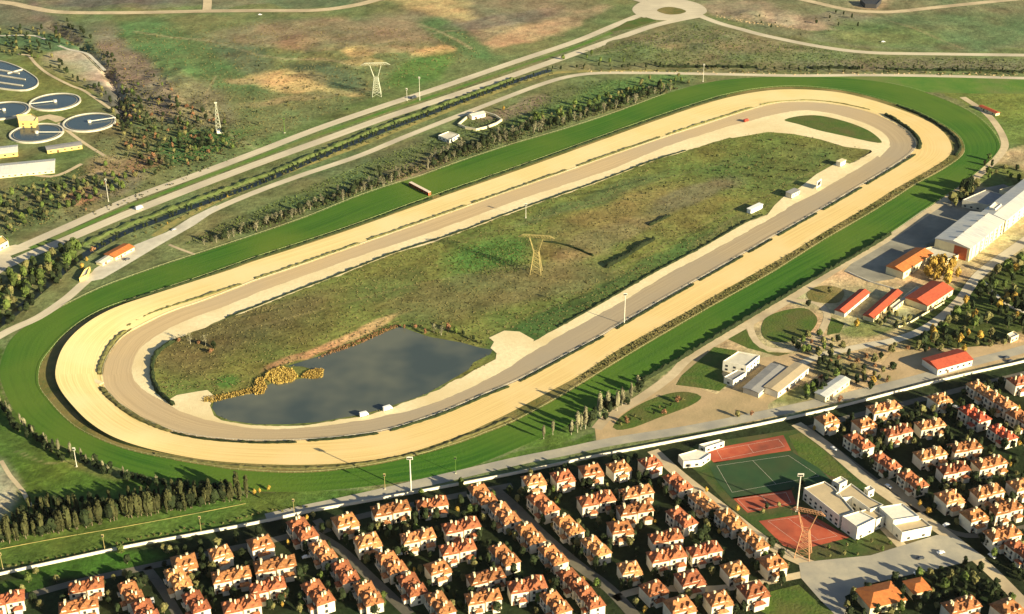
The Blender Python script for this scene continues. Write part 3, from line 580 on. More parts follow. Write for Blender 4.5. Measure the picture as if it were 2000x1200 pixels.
sheet('divider_lawn', [(188,732),(190,712),(200,688),(220,660),(252,636),(258,643),(234,662),(214,690),(204,712),(201,732)], M['verge'], .9*0+.6)
sheet('divider_lawn', [(188,752),(205,757),(232,786),(275,814),(335,840),(335,845),(262,820),(222,794),(198,768)], M['verge'], .6)
hedge('divider_hedge', [(193,730),(196,712),(208,686),(226,662),(246,645)], 3.5, 1.2, M['leafolive'], 'olive hedge curving up the left bend between the tracks above the pale crossing', group='hedge strips between the tracks', seed=61, z0=.6)
hedge('divider_hedge', [(197,757),(214,777),(244,802),(290,826),(330,843)], 3.5, 1.2, M['leafolive'], 'olive hedge curving down the left bend between the tracks below the pale crossing', group='hedge strips between the tracks', seed=62, z0=.6)
# hedges beside sand and turf
def mid(A, B, i0, i1, t=.5): return [(a[0]*(1-t)+b[0]*t, a[1]*(1-t)+b[1]*t) for a, b in zip(A[i0:i1], B[i0:i1])]
hedge('boundary_hedge', [(240,592),(375,549),(450,524),(500,506),(600,474),(700,440),(800,404),(845,388)], 2.2, 1.6, M['leafdark'], 'thin dark hedge between turf and sand, left of starting stalls', seed=70)
hedge('boundary_hedge', [(860,382),(1000,333),(1087,302),(1150,279),(1250,243),(1350,209),(1420,188)], 2.2, 1.6, M['leafdark'], 'thin dark hedge between turf and sand, right of starting stalls', seed=71)
hedge('boundary_hedge', [(1750,206),(1800,226),(1842,250),(1866,270),(1875,290),(1866,305)], 3.5, 2.2, M['leafdark'], 'dark hedge arc between turf and sand round the right-hand bend', seed=72)
hedge('boundary_hedge', [(1000,817),(950,838),(900,858),(825,884),(750,900),(640,914),(500,914),(400,904),(300,887)], 2.6, 1.2, M['leafolive'], 'brown-green hedge between turf and sand below the pond', seed=73)
hedge('infield_hedge', [(340,793),(312,768),(299,742),(297,722),(301,700),(316,682),(345,664)], 3.5, 3.0, M['leafdark'], 'dark hedge curving round the left end of the infield', seed=74)
hedge('infield_hedge', [(1182,524),(1220,502),(1250,483),(1278,467)], 4, 2.6, M['leafdark'], 'straight dark hedge in the infield right of the golden pylon', seed=75)
hedge('infield_hedge', [(1267,441),(1290,430),(1310,421)], 3.5, 1.8, M['leafdark'], 'short dark hedge in the infield above the long straight one', seed=76)
hedge('infield_hedge', [(1062,472),(1100,478),(1130,488),(1160,501)], 2.2, 1.4, M['leafdark'], 'thin curved dark hedge just right of the golden pylon top', seed=77)
hedge('infield_hedge', [(1090,640),(1150,606),(1220,566),(1275,534),(1375,481),(1450,438),(1490,420)], 1.8, 1.3, M['leafdark'], 'long thin dark hedge along the lower edge of the infield', seed=78)
hedge('infield_hedge', [(440,622),(500,599),(560,575),(640,545),(700,521),(770,494),(840,472),(900,452),(1000,414),(1110,375),(1170,354),(1270,316),(1340,294)], 1.8, 1.2, M['leafdark'], 'long thin dark hedge along the upper edge of the infield', seed=79)
hedge('highway_hedge', [(160,480),(200,462),(250,440),(310,418),(370,396),(440,371),(520,342),(640,292),(750,247),(860,207),(950,174),(1005,153)], 6, 2.4, M['greentuft'], 'long green hedge on the highway side of the painted shade strip', seed=80, step=3.5)
hedge('path_hedge', [(1880,332),(1830,372),(1750,428),(1690,466)][::-1], .1, .1, M['leafdark'], 'low clipped edging between the turf and the grandstand path', seed=81) if False else None

def rail(name, T, i0, i1, label, m, closed=False, off=0):
    pts = T if closed else T[i0:i1]; P = smooth(gpts(pts, 0), closed, 5); n = len(P); e = empty(name, P[0], label=label, cat='railing')
    mb = MB(); pb = MB(); o = P[0]
    for i in range(n if closed else n-1):
        a, b_ = P[i]-o, P[(i+1) % n]-o; mb.bar(a+Vector((0, 0, 1.25)), b_+Vector((0, 0, 1.25)), .09, 4)
        if i % 1 == 0: pb.bar(a, a+Vector((0, 0, 1.25)), .08, 4)
    mb.build('top_rail', m, e); pb.build('post', m, e, kind='stuff')
rail('turf_rail', T1, 0, 0, 'white running rail right round the inner edge of the green turf', M['railpaint'], True)
rail('turf_rail', T0, 4, 19, 'pale outer rail along the far straight of the turf beside the trees', M['railpaint'])
rail('turf_rail', T0, 23, 36, 'pale outer rail round the right-hand bend and down past the grandstand', M['railpaint'])
rail('track_rail', T4, 0, 0, 'thin white rail right round the brown training track', M['steel'], True)

# boundary wall
def wall(name, pts, h, th, m, label, cap=True, zb=0):
    P = smooth(gpts(pts, 0), False, 12); o = P[0]; N = normals2d(P); e = empty(name, o, label=label, cat='wall'); mb = MB(); cb = MB()
    for i in range(len(P)-1):
        a, b_ = P[i]-o, P[i+1]-o; na, nb = N[i]*th/2, N[i+1]*th/2; H = Vector((0, 0, h))
        mb.quad(a-na, b_-nb, b_-nb+H, a-na+H); mb.quad(b_+nb, a+na, a+na+H, b_+nb+H); mb.quad(a-na+H, b_-nb+H, b_+nb+H, a+na+H)
        c = Vector((0, 0, .15)); na2, nb2 = na*1.3, nb*1.3
        cb.quad(a-na2+H, b_-nb2+H, b_-nb2+H+c, a-na2+H+c); cb.quad(a-na2+H+c, b_-nb2+H+c, b_+nb2+H+c, a+na2+H+c); cb.quad(b_+nb2+H, a+na2+H, a+na2+H+c, b_+nb2+H+c)
    mb.build('wall_face', m, e)
    if cap: cb.build('coping', M['concrete'], e)
wall('boundary_wall', [(-120,1152),(0,1124),(100,1102),(250,1070),(375,1047),(500,1024),(600,1002),(700,984),(800,966),(1000,928),(1150,896),(1250,877),(1400,848),(1500,828),(1625,800),(1750,768),(1875,736),(2000,708),(2120,675)], 2.0, .5, M['white'], 'long white boundary wall running between the racecourse and the villas')
wall('garden_fence', [(0,1073),(110,1052),(250,1028),(400,1000),(480,984)], .35, .4, M['drygrass'], 'low pale kerb wall below the row of dark conifers at lower left', cap=False)
wall('apron_wall', [(1655,532),(1700,552),(1745,565),(1752,575)], 1.2, .4, M['white'], 'low white wall round the corner of the grey stand paving', cap=False)
wall('garden_wall', [(1720,620),(1755,640),(1800,618),(1845,592)], 1.5, .5, M['cream'], 'cream yard wall in front of the red roofed stables', cap=False)

# ------------------------------------------------------------------ trees
def leaf_mesh(name, m, shape, n, size, seed, stems=False):
    rnd = random.Random(seed); mb = MB(); cl = []
    H, Rr, z0 = shape
    for _ in range(9):
        t = rnd.random(); a = rnd.random()*6.28; rr = Rr*.55*rnd.random(); cl.append((rr*math.cos(a), rr*math.sin(a), z0+H*(.15+.75*t), Rr*rnd.uniform(.35, .6), H*rnd.uniform(.16, .28)))
    for i in range(n):
        cx, cy, cz, r, h = rnd.choice(cl)
        v = Vector((rnd.gauss(0, 1), rnd.gauss(0, 1), rnd.gauss(0, 1))); v.normalize(); k = rnd.uniform(.55, 1.05)
        p = Vector((cx+v.x*r*k, cy+v.y*r*k, cz+v.z*h*k))
        tz = (p.z-z0)/H; lim = Rr*math.sqrt(max(.05, 1-(2*tz-1)**2*.9))
        d = math.hypot(p.x, p.y)
        if d > lim: p.x *= lim/d; p.y *= lim/d
        s = size*rnd.uniform(.6, 1.3); nrm = (v+Vector((rnd.uniform(-.6, .6), rnd.uniform(-.6, .6), rnd.uniform(-.2, .8)))).normalized()
        u = nrm.orthogonal().normalized(); w_ = nrm.cross(u); a = rnd.random()*3.14; u, w_ = u*math.cos(a)+w_*math.sin(a), w_*math.cos(a)-u*math.sin(a)
        mb.quad(p-u*s*.5, p-w_*s*.35+nrm*s*.1, p+u*s*.5, p+w_*s*.35+nrm*s*.08)
    if n >= 170:
        U, Vn = 9, 6; ph = [rnd.random()*6.28 for _ in range(4)]; i0 = len(mb.v)
        for j in range(1, Vn):
            t = math.pi*j/Vn
            for k in range(U):
                a = 2*math.pi*k/U; q = .66*(1+.22*math.sin(3*a+ph[0]+2*t)+.15*math.sin(2*a+ph[1]-3*t)); mb.v.append((Rr*q*math.sin(t)*math.cos(a), Rr*q*math.sin(t)*math.sin(a), z0+H*.5+H*.42*math.cos(t)*(1+.1*math.sin(a+ph[2]))))
        for j in range(Vn-2):
            for k in range(U): b0 = i0+j*U; mb.f.append((b0+k, b0+U+k, b0+U+(k+1) % U, b0+(k+1) % U))
        mb.f.append(tuple(i0+k for k in range(U))); mb.f.append(tuple(i0+(Vn-2)*U+k for k in range(U))[::-1])
    return mb.mesh(name, m)
def trunk_mesh(name, m, h, r, seed, limbs=4, spread=2.0):
    rnd = random.Random(seed); mb = MB(); p = Vector((0, 0, -.2)); rr = r; pts = []
    for k in range(4):
        q = p+Vector((rnd.uniform(-.2, .2), rnd.uniform(-.2, .2), h/4)); mb.bar(p, q, rr, 6, rr*.75); p = q; rr *= .75; pts.append((p, rr))
    for k in range(limbs):
        b0, r0 = pts[min(3, 1+k % 3)]; a = k*2.4+rnd.random(); q = b0+Vector((math.cos(a)*spread, math.sin(a)*spread, h*.3*rnd.uniform(.6, 1.2))); mb.bar(b0, q, r0*.6, 4, r0*.2)
        a2 = a+.7; mb.bar(q, q+Vector((math.cos(a2)*spread*.5, math.sin(a2)*spread*.5, h*.15)), r0*.2, 3, r0*.08)
    return mb.mesh(name, m)
TK = {}
def kind(name, crowns, trunks): TK[name] = (crowns, trunks)
def mk(nm, leaf, H, Rr, z0, n, size, bark='bark', th=None, r=.25, var=3, limbs=4, spread=None):
    cr = [leaf_mesh('crown', M[leaf], (H*(1+.1*k), Rr*(1-.07*k), z0), n, size, 100*len(TK)+k) for k in range(var)]
    tr = [trunk_mesh('trunk', M[bark], th or z0+H*.5, r, 50*len(TK)+k, limbs, spread or Rr*.5) for k in range(2)]
    kind(nm, cr, tr)
mk('bushy_tree', 'leafgreen', 7, 4.0, 1.6, 230, 1.7)
mk('olive_tree', 'leafolive', 6, 3.4, 1.5, 190, 1.6)
mk('evergreen_tree', 'leafdark', 7.5, 3.4, 1.0, 230, 1.6)
mk('conifer_tree', 'leafconifer', 10, 1.9, 1.0, 170, 1.3)
mk('poplar_tree', 'leafgrey', 12, 2.2, 2.0, 170, 1.3, bark='barkpale', r=.3, limbs=6)
mk('bare_tree', 'leafgrey', 7, 3.0, 2.0, 95, .9, bark='barkpale', r=.28, limbs=9, spread=2.2)
mk('golden_tree', 'leafgold', 6, 3.2, 1.5, 200, 1.5)
mk('rust_tree', 'leafrust', 4.5, 3.0, .8, 130, 1.4)
mk('shrub', 'leafdark', 2.2, 1.8, .1, 70, 1.0, th=1.2, r=.12)
mk('olive_shrub', 'leafolive', 2.2, 2.0, .1, 70, 1.0, th=1.2, r=.12)
CNT = {}
def tree(k, x, y, sc=1.0, label='', group=None, jit=.25, dy=0, world=None, name=None):
    p = world or g(x, y); s = sc*random.uniform(1-jit, 1+jit); cr, tr = TK[k]
    CNT[k] = CNT.get(k, 0)+1
    cat = 'shrub' if 'shrub' in k else 'tree'
    name = name or ({'trees in the far hedgerow': 'hedgerow_tree', 'dark trees along the stream': 'verge_tree', 'trees in the grove by the clubhouse': 'grove_tree', 'trees in the belt along the far straight': 'belt_tree', 'dark bushes outside the lower left turf bend': 'turfside_tree', 'trees in the park': 'park_tree'}.get(group) if k == 'evergreen_tree' else None)
    e = empty(name or k, (p.x, p.y, zat(p.x, p.y)), random.random()*6.28, label=label, cat=cat, group=group); e.scale = (s*random.uniform(.9, 1.15), s*random.uniform(.9, 1.15), s)
    inst('trunk', random.choice(tr), e); inst('crown', random.choice(cr), e)
    return e
def row(k, pts, n, label, group, sc=1.0, spread=3.0, mix=None, jit=.25):
    P = resample(smooth(gpts(pts), False, 5), n, False)
    for i, p in enumerate(P):
        q = p+Vector((random.gauss(0, spread), random.gauss(0, spread), 0)); kk = k if not mix or random.random() > mix[1] else mix[0]
        lb = label[kk] if isinstance(label, dict) else label
        tree(kk, 0, 0, sc, lb, group, jit, world=q)
# far tree belt beside turf
GB = 'trees in the belt along the far straight'
LB = {'bare_tree': 'grey half-bare tree in the belt beyond the far turf', 'evergreen_tree': 'dark leafy tree in the belt beyond the far turf', 'bushy_tree': 'bright green tree in the loose belt above the far turf straight', 'olive_tree': 'yellow-green tree in the loose belt above the far turf straight'}
row('bare_tree', [(400,480),(500,446),(600,412),(700,375),(790,345)], 60, LB, GB, .85, 3, ('evergreen_tree', .4))
row('bare_tree', [(830,330),(900,303),(1000,270),(1062,252),(1125,234),(1200,209),(1300,175)], 74, LB, GB, 1.0, 3, ('evergreen_tree', .45))
row('evergreen_tree', [(560,420),(700,365),(780,335)], 22, LB, GB, .7, 5, ('bare_tree', .5))
row('bare_tree', [(850,312),(950,278),(1050,240)], 34, LB, GB, 1.0, 5, ('evergreen_tree', .45))
row('bushy_tree', [(1040,240),(1120,215),(1220,185),(1340,160)], 60, LB, GB, .7, 9, ('olive_tree', .4))
# hedgerow left of service road
GG = 'golden bushes beside the service road'
row('olive_shrub', [(270,463),(340,432),(420,395),(500,362),(600,322),(700,284),(800,245),(900,205),(1000,168),(1080,145)], 60, 'yellow-green bush on the verge between the shade strip and the service road', GG, .9, 1.5)
row('golden_tree', [(330,437),(480,370),(560,338)], 5, 'small golden bush among the verge bushes by the service road', GG, .35, 1)
row('evergreen_tree', [(1075,136),(1180,130),(1400,134),(1600,138),(1800,138),(2000,141)], 64, 'small dark tree in the hedgerow beyond the service road', 'trees in the far hedgerow', .5, 4, None)
row('olive_shrub', [(1150,137),(1300,139),(1500,141),(1700,141),(1900,144),(2000,146)], 40, 'pale olive bush in the hedgerow beyond the service road', 'bushes in the far hedgerow', 1.0, 3)
row('bushy_tree', [(1110,120),(1150,112),(1230,125)], 6, 'green tree at the left end of the far hedgerow', 'trees at the left end of the far hedgerow', .6, 6)
row('evergreen_tree', [(180,492),(250,455),(310,433),(370,410),(440,385),(520,355),(640,303),(750,258),(860,217),(950,183),(1010,161),(1075,140)], 120, 'dark tree overhanging the shade strip between the highway and service road', 'dark trees along the stream', .42, 2.0, None)
# left wood
GL = 'trees in the wood at the left edge'
scatter_later = 1
row('golden_tree', [(160,525),(172,512)], 2, 'golden tree beside the painted shade strip near the orange roofed kiosk', 'golden trees near the kiosk', .5, 1)
tree('rust_tree', 182, 492, 1.1, 'brown tree beside the shade strip just left of the orange roof')
tree('golden_tree', 983, 216, .7, 'golden tree beside the walled pumping yard on the service road')
# poplars and conifers lower left
row('poplar_tree', [(-5,790),(20,812),(50,842),(90,868),(150,897),(220,925),(290,942),(350,955)], 34, 'slim pale tree in the shaded row outside the lower left turf bend', 'trees outside the lower left turf bend', .62, 2, ('evergreen_tree', .5))
row('conifer_tree', [(0,1062),(60,1050),(130,1037),(200,1022),(280,1008),(360,994),(430,982),(485,972)], 62, 'narrow conifer in dark row at lower left', 'conifers in the dense row at lower left', 1.25, 1.2, ('evergreen_tree', .25))
row('conifer_tree', [(20,1050),(130,1030),(280,1000),(460,968)], 34, 'narrow conifer in dark row at lower left', 'conifers in the dense row at lower left', 1.2, 1.5, ('evergreen_tree', .5))
row('evergreen_tree', [(5,805),(50,850),(100,880),(160,905),(230,932),(300,950),(370,962),(440,968)], 40, 'dark bush in the shaded row outside lower left turf bend', 'dark bushes outside the lower left turf bend', .75, 2.5)
row('golden_tree', [(495,965),(522,960)], 3, 'golden tree at the right end of the dark conifer row', 'golden trees at the end of the conifer row', .55, 1)
# trees by lower right turf
for i, (x, y, s) in enumerate([(1248,768,.95),(1232,785,.8),(1215,792,.85),(1200,797,.8),(1186,803,.8),(1172,812,.75),(1160,822,.7),(1143,838,.95),(1128,845,.9),(1115,848,.7),(1062,858,.6),(1080,850,.6)]):
    tree('poplar_tree' if i % 3 else 'evergreen_tree', x, y, s*1.35, 'tall tree beside the near turf rail and the hairpin path, %s from the right' % ORD[i], 'trees by the hairpin path', .1)
# paddock gardens
def near_villa(p):
    return min(HOUSE_DESC, key=lambda h: (h[0]-p).length)[1]
def scatter(kinds, poly, n, label, group, sc=1.0, avoid=None, mind=5.0, jit=.25, nm=None):
    xs = [p[0] for p in poly]; ys = [p[1] for p in poly]; done = []; tries = 0
    while len(done) < n and tries < n*40:
        tries += 1; x = random.uniform(min(xs), max(xs)); y = random.uniform(min(ys), max(ys))
        if not pip(x, y, poly): continue
        if group == 'trees beside the football pitch' and (pip(x, y, [(1430,972),(1545,956),(1555,985),(1460,1002)]) or pip(x, y, [(1382,905),(1545,882),(1600,915),(1625,940),(1560,955),(1430,975),(1400,940)])): continue
        p = g(x, y)
        if any((p-q).length < mind for q in done): continue
        if avoid and avoid(p): continue
        k = random.choice(kinds); lb = label[k] if isinstance(label, dict) else label
        if nm and k == 'evergreen_tree': lb = lb+' near '+near_villa(p)
        tree(k, 0, 0, sc, lb, group, jit, world=p, name=(nm[0] if p.x < 130 else nm[1]) if nm and k == 'evergreen_tree' else None); done.append(p)
LG = {'evergreen_tree': 'dark tree in the park right of the curving access road', 'olive_tree': 'olive-green tree in the park right of the curving access road', 'golden_tree': 'golden autumn tree in the park right of the curving access road', 'bushy_tree': 'green tree in the park right of the curving access road', 'rust_tree': 'rust brown tree in the park right of the curving access road'}
scatter(['evergreen_tree', 'evergreen_tree', 'evergreen_tree', 'olive_tree', 'bushy_tree', 'golden_tree'], [(1960,520),(2040,480),(2040,660),(1900,670),(1800,680),(1790,665),(1850,630),(1900,580),(1925,550)], 70, LG, 'trees in the park', 1.05)
scatter(['golden_tree', 'olive_tree'], [(1940,590),(2020,580),(2020,640),(1950,650)], 9, LG, 'trees in the park', .9)
scatter(['golden_tree'], [(1800,545),(1815,515),(1840,510),(1880,525),(1895,545),(1850,560)], 16, 'golden autumn tree between the office and grandstand end', 'golden trees by the grandstand', 1.25, mind=5)
scatter(['evergreen_tree', 'evergreen_tree', 'olive_tree', 'rust_tree'], [(1600,700),(1650,695),(1740,700),(1745,740),(1700,765),(1640,740),(1590,745)], 30, 'dark tree in the clump between the stable halls and the sandy yard', 'trees in the clump by the halls', .8)
for (x, y, k, l) in [(1705,750,'golden_tree','golden tree at the left edge of the sandy yard'),(1735,745,'olive_tree','ochre tree inside the sandy yard left of the red roofed hall'),(1820,668,'golden_tree','single golden tree just below the access road bend'),(1882,690,'golden_tree','golden tree directly behind the red roofed hall'),(1440,815,'olive_tree','ochre tree at the lower edge of the paddock yard'),(1468,812,'rust_tree','rust tree beside the ochre one at the lower edge of the paddock yard'),(1672,640,'golden_tree','golden tree on the path near the long stable roofs'),(1585,672,'rust_tree','rusty tree at the lower right of the oval lawn'),(1578,600,'evergreen_tree','dark tree at the top of the oval lawn'),(1640,785,'rust_tree','brown tree right of the cream fronted hall'),(1575,765,'bushy_tree','green tree between the two right-hand halls'),(1590,755,'bushy_tree','green tree behind the cream fronted hall'),(1740,690,'olive_tree','pale tree at the top of the sandy yard'),(1620,575,'olive_tree','olive tree on the small round bed left of the stables')]:
    tree(k, x, y, .8, l)
scatter(['evergreen_tree', 'olive_tree', 'bushy_tree'], [(1925,305),(1960,330),(2010,330),(2010,362),(1960,362),(1905,350)], 14, 'green tree behind the grandstand beside the right-hand bend', 'trees behind the grandstand', .7)
scatter(['evergreen_tree'], [(1650,510),(1770,455),(1790,440),(1800,450),(1680,520)], 0, '', None)
scatter(['bushy_tree', 'bushy_tree', 'olive_tree', 'evergreen_tree'], [(-20,560),(20,545),(60,520),(110,492),(150,478),(172,484),(140,520),(100,548),(60,578),(20,616),(-20,650)], 52, 'bushy tree in the wood between highway and shade strip at left', GL, 1.15, mind=5)
scatter(['evergreen_tree'], [(160,500),(165,512),(110,560),(70,595),(30,630),(0,650),(0,640),(60,580)], 16, 'dark tree beside the shade strip left of the kiosk', GL, .9, mind=5)
hedge('boundary_hedge', [(1250,748),(1330,702),(1400,659),(1500,600),(1560,564),(1620,529),(1690,489),(1740,458)], 2.5, 3.2, M['leafdark'], 'dark hedge on the outer edge of the near turf straight', seed=91)
# infield
for (x, y, k, s) in [(350,668,'rust_tree',.7),(372,672,'bare_tree',.8),(388,672,'rust_tree',.8),(402,676,'bare_tree',.9),(412,690,'rust_tree',.8),(418,680,'evergreen_tree',.7)]:
    tree(k, x, y, s, 'brown half-bare tree in the clump at the left end of the infield', 'trees at the left end of the infield')
for (x, y, k, s) in [(790,642,'rust_tree',.6),(812,642,'rust_tree',.6),(830,652,'rust_tree',.7),(848,650,'bare_tree',.9),(862,655,'bare_tree',1),(875,645,'rust_tree',.9),(890,652,'bushy_tree',.6),(905,655,'evergreen_tree',.6),(925,665,'evergreen_tree',.55),(940,672,'evergreen_tree',.5)]:
    tree(k, x, y, s, 'brown tree in the thicket at the top right corner of the pond', 'trees in the thicket by the pond')
scatter(['shrub', 'olive_shrub'], [(1380,300),(1500,268),(1640,292),(1600,330),(1500,390),(1420,380)], 46, 'low dark bush scattered at the right end of the infield', 'bushes at the right end of the infield', .8, mind=6)
row('shrub', [(1190,405),(1300,365),(1420,330)], 14, 'dark bush in the broken line across the upper infield', 'bushes in the broken line across the infield', .7, 2)
# upper left scrub
scatter(['evergreen_tree', 'rust_tree', 'olive_shrub', 'shrub', 'bushy_tree'], [(240,130),(330,160),(440,220),(470,290),(350,330),(260,350),(170,420),(100,440),(120,380),(200,330),(250,260),(230,200)], 90, 'scrubby bush on the rough slope right of the tanks', 'scrub on the rough slope', .6, mind=7)
scatter(['evergreen_tree', 'shrub'], [(100,45),(180,95),(230,150),(240,250),(280,250),(270,160),(200,90),(130,40)], 32, 'dark bush along the gully at the upper left', 'bushes along the gully', .75, mind=6)
scatter(['evergreen_tree', 'bushy_tree'], [(0,85),(90,85),(110,100),(80,120),(0,105)], 14, 'dark tree on the bank behind the long settling tank', 'trees behind the settling tank', .5, mind=8)
scatter(['shrub', 'olive_shrub'], [(450,120),(700,130),(760,170),(640,240),(500,270)], 36, 'low bush on the open ground below the pale pylon', 'bushes on the open ground', .8, mind=10)
scatter(['shrub', 'olive_shrub', 'evergreen_tree'], [(1390,20),(1560,40),(1640,20),(1700,60),(1560,70),(1420,40)], 34, 'bush on the stony rough ground beyond the right-hand road', 'bushes on the stony ground', .6, mind=9)
scatter(['bushy_tree'], [(0,450),(30,440),(40,470),(10,480)], 3, 'green tree beside the highway at the left edge', 'trees at the left edge of the highway', .5)

scatter(['evergreen_tree', 'evergreen_tree', 'rust_tree', 'olive_tree'], [(215,215),(250,180),(330,200),(420,230),(470,285),(380,330),(300,330),(240,300)], 110, 'dark thicket tree on the slope between tanks and highway', 'thicket on the slope', .75, mind=4.5)
scatter(['evergreen_tree', 'olive_tree'], [(0,60),(110,55),(150,90),(90,95),(60,110),(0,108)], 48, 'dark tree on the bank above the long settling tank', 'trees above the long tank', .7, mind=6)
scatter(['evergreen_tree', 'olive_tree', 'bushy_tree'], [(0,390),(100,360),(240,340),(330,330),(200,390),(90,430),(0,460)], 70, 'scattered dark tree between the long hall and highway', 'trees below the long hall', .75, mind=6)
scatter(['evergreen_tree', 'evergreen_tree', 'olive_tree'], [(100,110),(240,200),(255,240),(235,235),(170,175),(95,140)], 22, 'dark bush along the bare pinkish patch', 'bushes along the bare patch', .7, mind=5)
scatter(['evergreen_tree', 'olive_tree', 'bushy_tree'], [(1545,668),(1600,655),(1640,665),(1660,690),(1600,700),(1560,690)], 16, 'dark tree below the oval lawn', 'trees below the oval lawn', .8, mind=4)
scatter(['evergreen_tree', 'bushy_tree'], [(1570,775),(1600,750),(1640,735),(1600,775),(1580,790)], 9, 'green tree between the parallel halls', 'trees between the halls', .8, mind=4)
scatter(['evergreen_tree', 'olive_tree'], [(1700,620),(1740,610),(1790,625),(1760,645),(1720,640)], 10, 'dark tree in the stable yard', 'trees in the stable yard', .7, mind=4)
scatter(['evergreen_tree', 'evergreen_tree', 'olive_tree'], [(1855,398),(1880,378),(1900,360),(1915,368),(1895,385),(1865,405)], 14, 'tall dark tree added behind the grandstand to shade the turf', 'tall trees added behind the grandstand to shade the turf', 1.4, mind=4)  # tall trees added to throw the broad shadow on the turf
scatter(['evergreen_tree', 'olive_tree', 'rust_tree'], [(1740,680),(1800,672),(1880,672),(1990,664),(1990,676),(1880,684),(1760,692)], 18, 'tree along the top of the sandy yard', 'trees along the sandy yard', .7, mind=5)
scatter(['evergreen_tree', 'conifer_tree'], [(10,1030),(60,985),(140,985),(240,978),(330,962),(380,958),(478,956),(470,968),(360,985),(200,1015),(60,1040)], 120, 'dark tree added in place of shade behind the conifer row', 'dark trees added for the shade behind the conifer row', .8, mind=3.5)  # trees added to darken the ground where the conifers' shadow lies
scatter(['evergreen_tree', 'poplar_tree', 'poplar_tree'], [(1112,850),(1140,828),(1180,798),(1215,780),(1255,750),(1255,768),(1220,800),(1170,830),(1135,850)], 16, 'tall tree in the clump between near turf and hairpin path', 'trees by the hairpin path', 1.0, mind=3.5)
hedge('field_hedge', [(1285,131),(1340,132),(1400,131),(1480,133)], 4, 3.0, M['leafdark'], 'dark hedge beyond the service road, leftmost of three at upper right', seed=101)
hedge('field_hedge', [(1580,134),(1620,133),(1680,135)], 5, 3.4, M['leafdark'], 'dark hedge beyond the service road, middle of three at upper right', seed=102)
hedge('field_hedge', [(1730,136),(1800,138),(1900,139),(2030,142)], 3.5, 2.6, M['leafdark'], 'dark hedge beyond the service road, rightmost of three at upper right', seed=103)
scatter(['olive_shrub', 'shrub', 'rust_tree'], [(1200,835),(1225,835),(1290,812),(1345,790),(1362,775),(1350,772),(1280,800),(1215,822)], 12, 'bush on the lower rim of the long oval lawn', 'bushes on the long oval lawn', .9, mind=4)
scatter(['evergreen_tree', 'olive_tree'], [(1405,962),(1430,974),(1550,955),(1600,945),(1640,1000),(1600,1000),(1560,985),(1470,1008),(1440,985)], 12, 'small tree between the football pitch and middle clay court', 'trees beside the football pitch', .5, mind=5)
# pond reeds
def reedbed(pts, h, label, seed, m='reed', nblades=500):
    rnd = random.Random(seed); P = gpts(pts); mb = MB(); xs = [p[0] for p in pts]; ys = [p[1] for p in pts]; k = 0
    while k < nblades:
        x = rnd.uniform(min(xs), max(xs)); y = rnd.uniform(min(ys), max(ys))
        if not pip(x, y, pts): continue
        p = g(x, y); k += 1; a = rnd.random()*6.28; s = rnd.uniform(.25, .6); d = Vector((math.cos(a), math.sin(a), 0))*s; hh = h*rnd.uniform(.5, 1.2); ln = Vector((rnd.uniform(-.5, .5), rnd.uniform(-.5, .5), 0))
        mb.quad(p-d, p+d, p+d*.6+ln+Vector((0, 0, hh)), p-d*.6+ln+Vector((0, 0, hh)))
    mb.build('reed_bed', M[m], label=label, cat='reeds', group='reed beds in the pond')
reedbed([(516,742),(522,728),(545,718),(570,722),(583,736),(570,748),(540,752)], 1.7, 'large golden reed bed standing in the pond, middle one of three', 1, nblades=1500)
reedbed([(588,738),(596,728),(615,722),(632,722),(630,738),(610,741)], 1.4, 'small yellow reed bed standing in the pond, right-hand one of three', 2, nblades=800)
reedbed([(492,765),(500,742),(512,738),(522,758),(515,770),(500,772)], 1.5, 'orange reed bed at the bank of the pond, left-hand one of three', 3, nblades=600)
reedbed([(395,785),(400,776),(440,770),(490,758),(500,768),(450,778),(412,788)], 1.0, 'thin strip of orange reeds along the left bank of the pond', 4, nblades=900)
reedbed([(640,688),(700,664),(770,634),(785,636),(700,674),(620,702)], 1.0, 'long strip of short brown reeds along the upper bank of the pond', 5, nblades=500, m='leafrust')
# tufts along near straight
def tufts(name, fn, n, h, m, label, seed, size=.8):
    rnd = random.Random(seed); mb = MB(); k = 0; t = 0
    while k < n and t < n*30:
        t += 1; q = fn(rnd)
        if q is None: continue
        p = q; k += 1
        zz = zat(p.x, p.y)
        for _ in range(2):
            a = rnd.random()*6.28; s = size*rnd.uniform(.5, 1.2); d = Vector((math.cos(a), math.sin(a), 0))*s; hh = h*rnd.uniform(.5, 1.3); b0 = Vector((p.x, p.y, zz-.05))
            mb.quad(b0-d, b0+d, b0+d*.5+Vector((0, 0, hh)), b0-d*.6+Vector((rnd.uniform(-.3, .3), rnd.uniform(-.3, .3), hh)))
    return mb.build(name, m, label=label, cat='ground cover', kind='stuff')
def inp(poly, bad=None):
    xs = [p[0] for p in poly]; ys = [p[1] for p in poly]
    def f(r):
        x = r.uniform(min(xs), max(xs)); y = r.uniform(min(ys), max(ys))
        if not pip(x, y, poly): return None
        if bad and bad(x, y): return None
        return g(x, y)
    return f
nearband = [(1860,305),(1840,330),(1750,382),(1612,464),(1500,534),(1360,613),(1275,662),(1200,707),(1130,750),(1130,736),(1200,690),(1250,661),(1350,606),(1500,521),(1612,454),(1750,370),(1820,330)]
tufts('verge_tufts', inp(nearband), 1100, 1.0, M['dulltuft'], 'brown dry tufts along the strip between sand and turf on the near straight', 5, .8)
pondpoly = [(965,683),(925,712),(873,750),(780,791),(700,814),(560,832),(450,825),(410,797),(418,785),(500,764),(600,700),(700,668),(784,630),(870,662)]
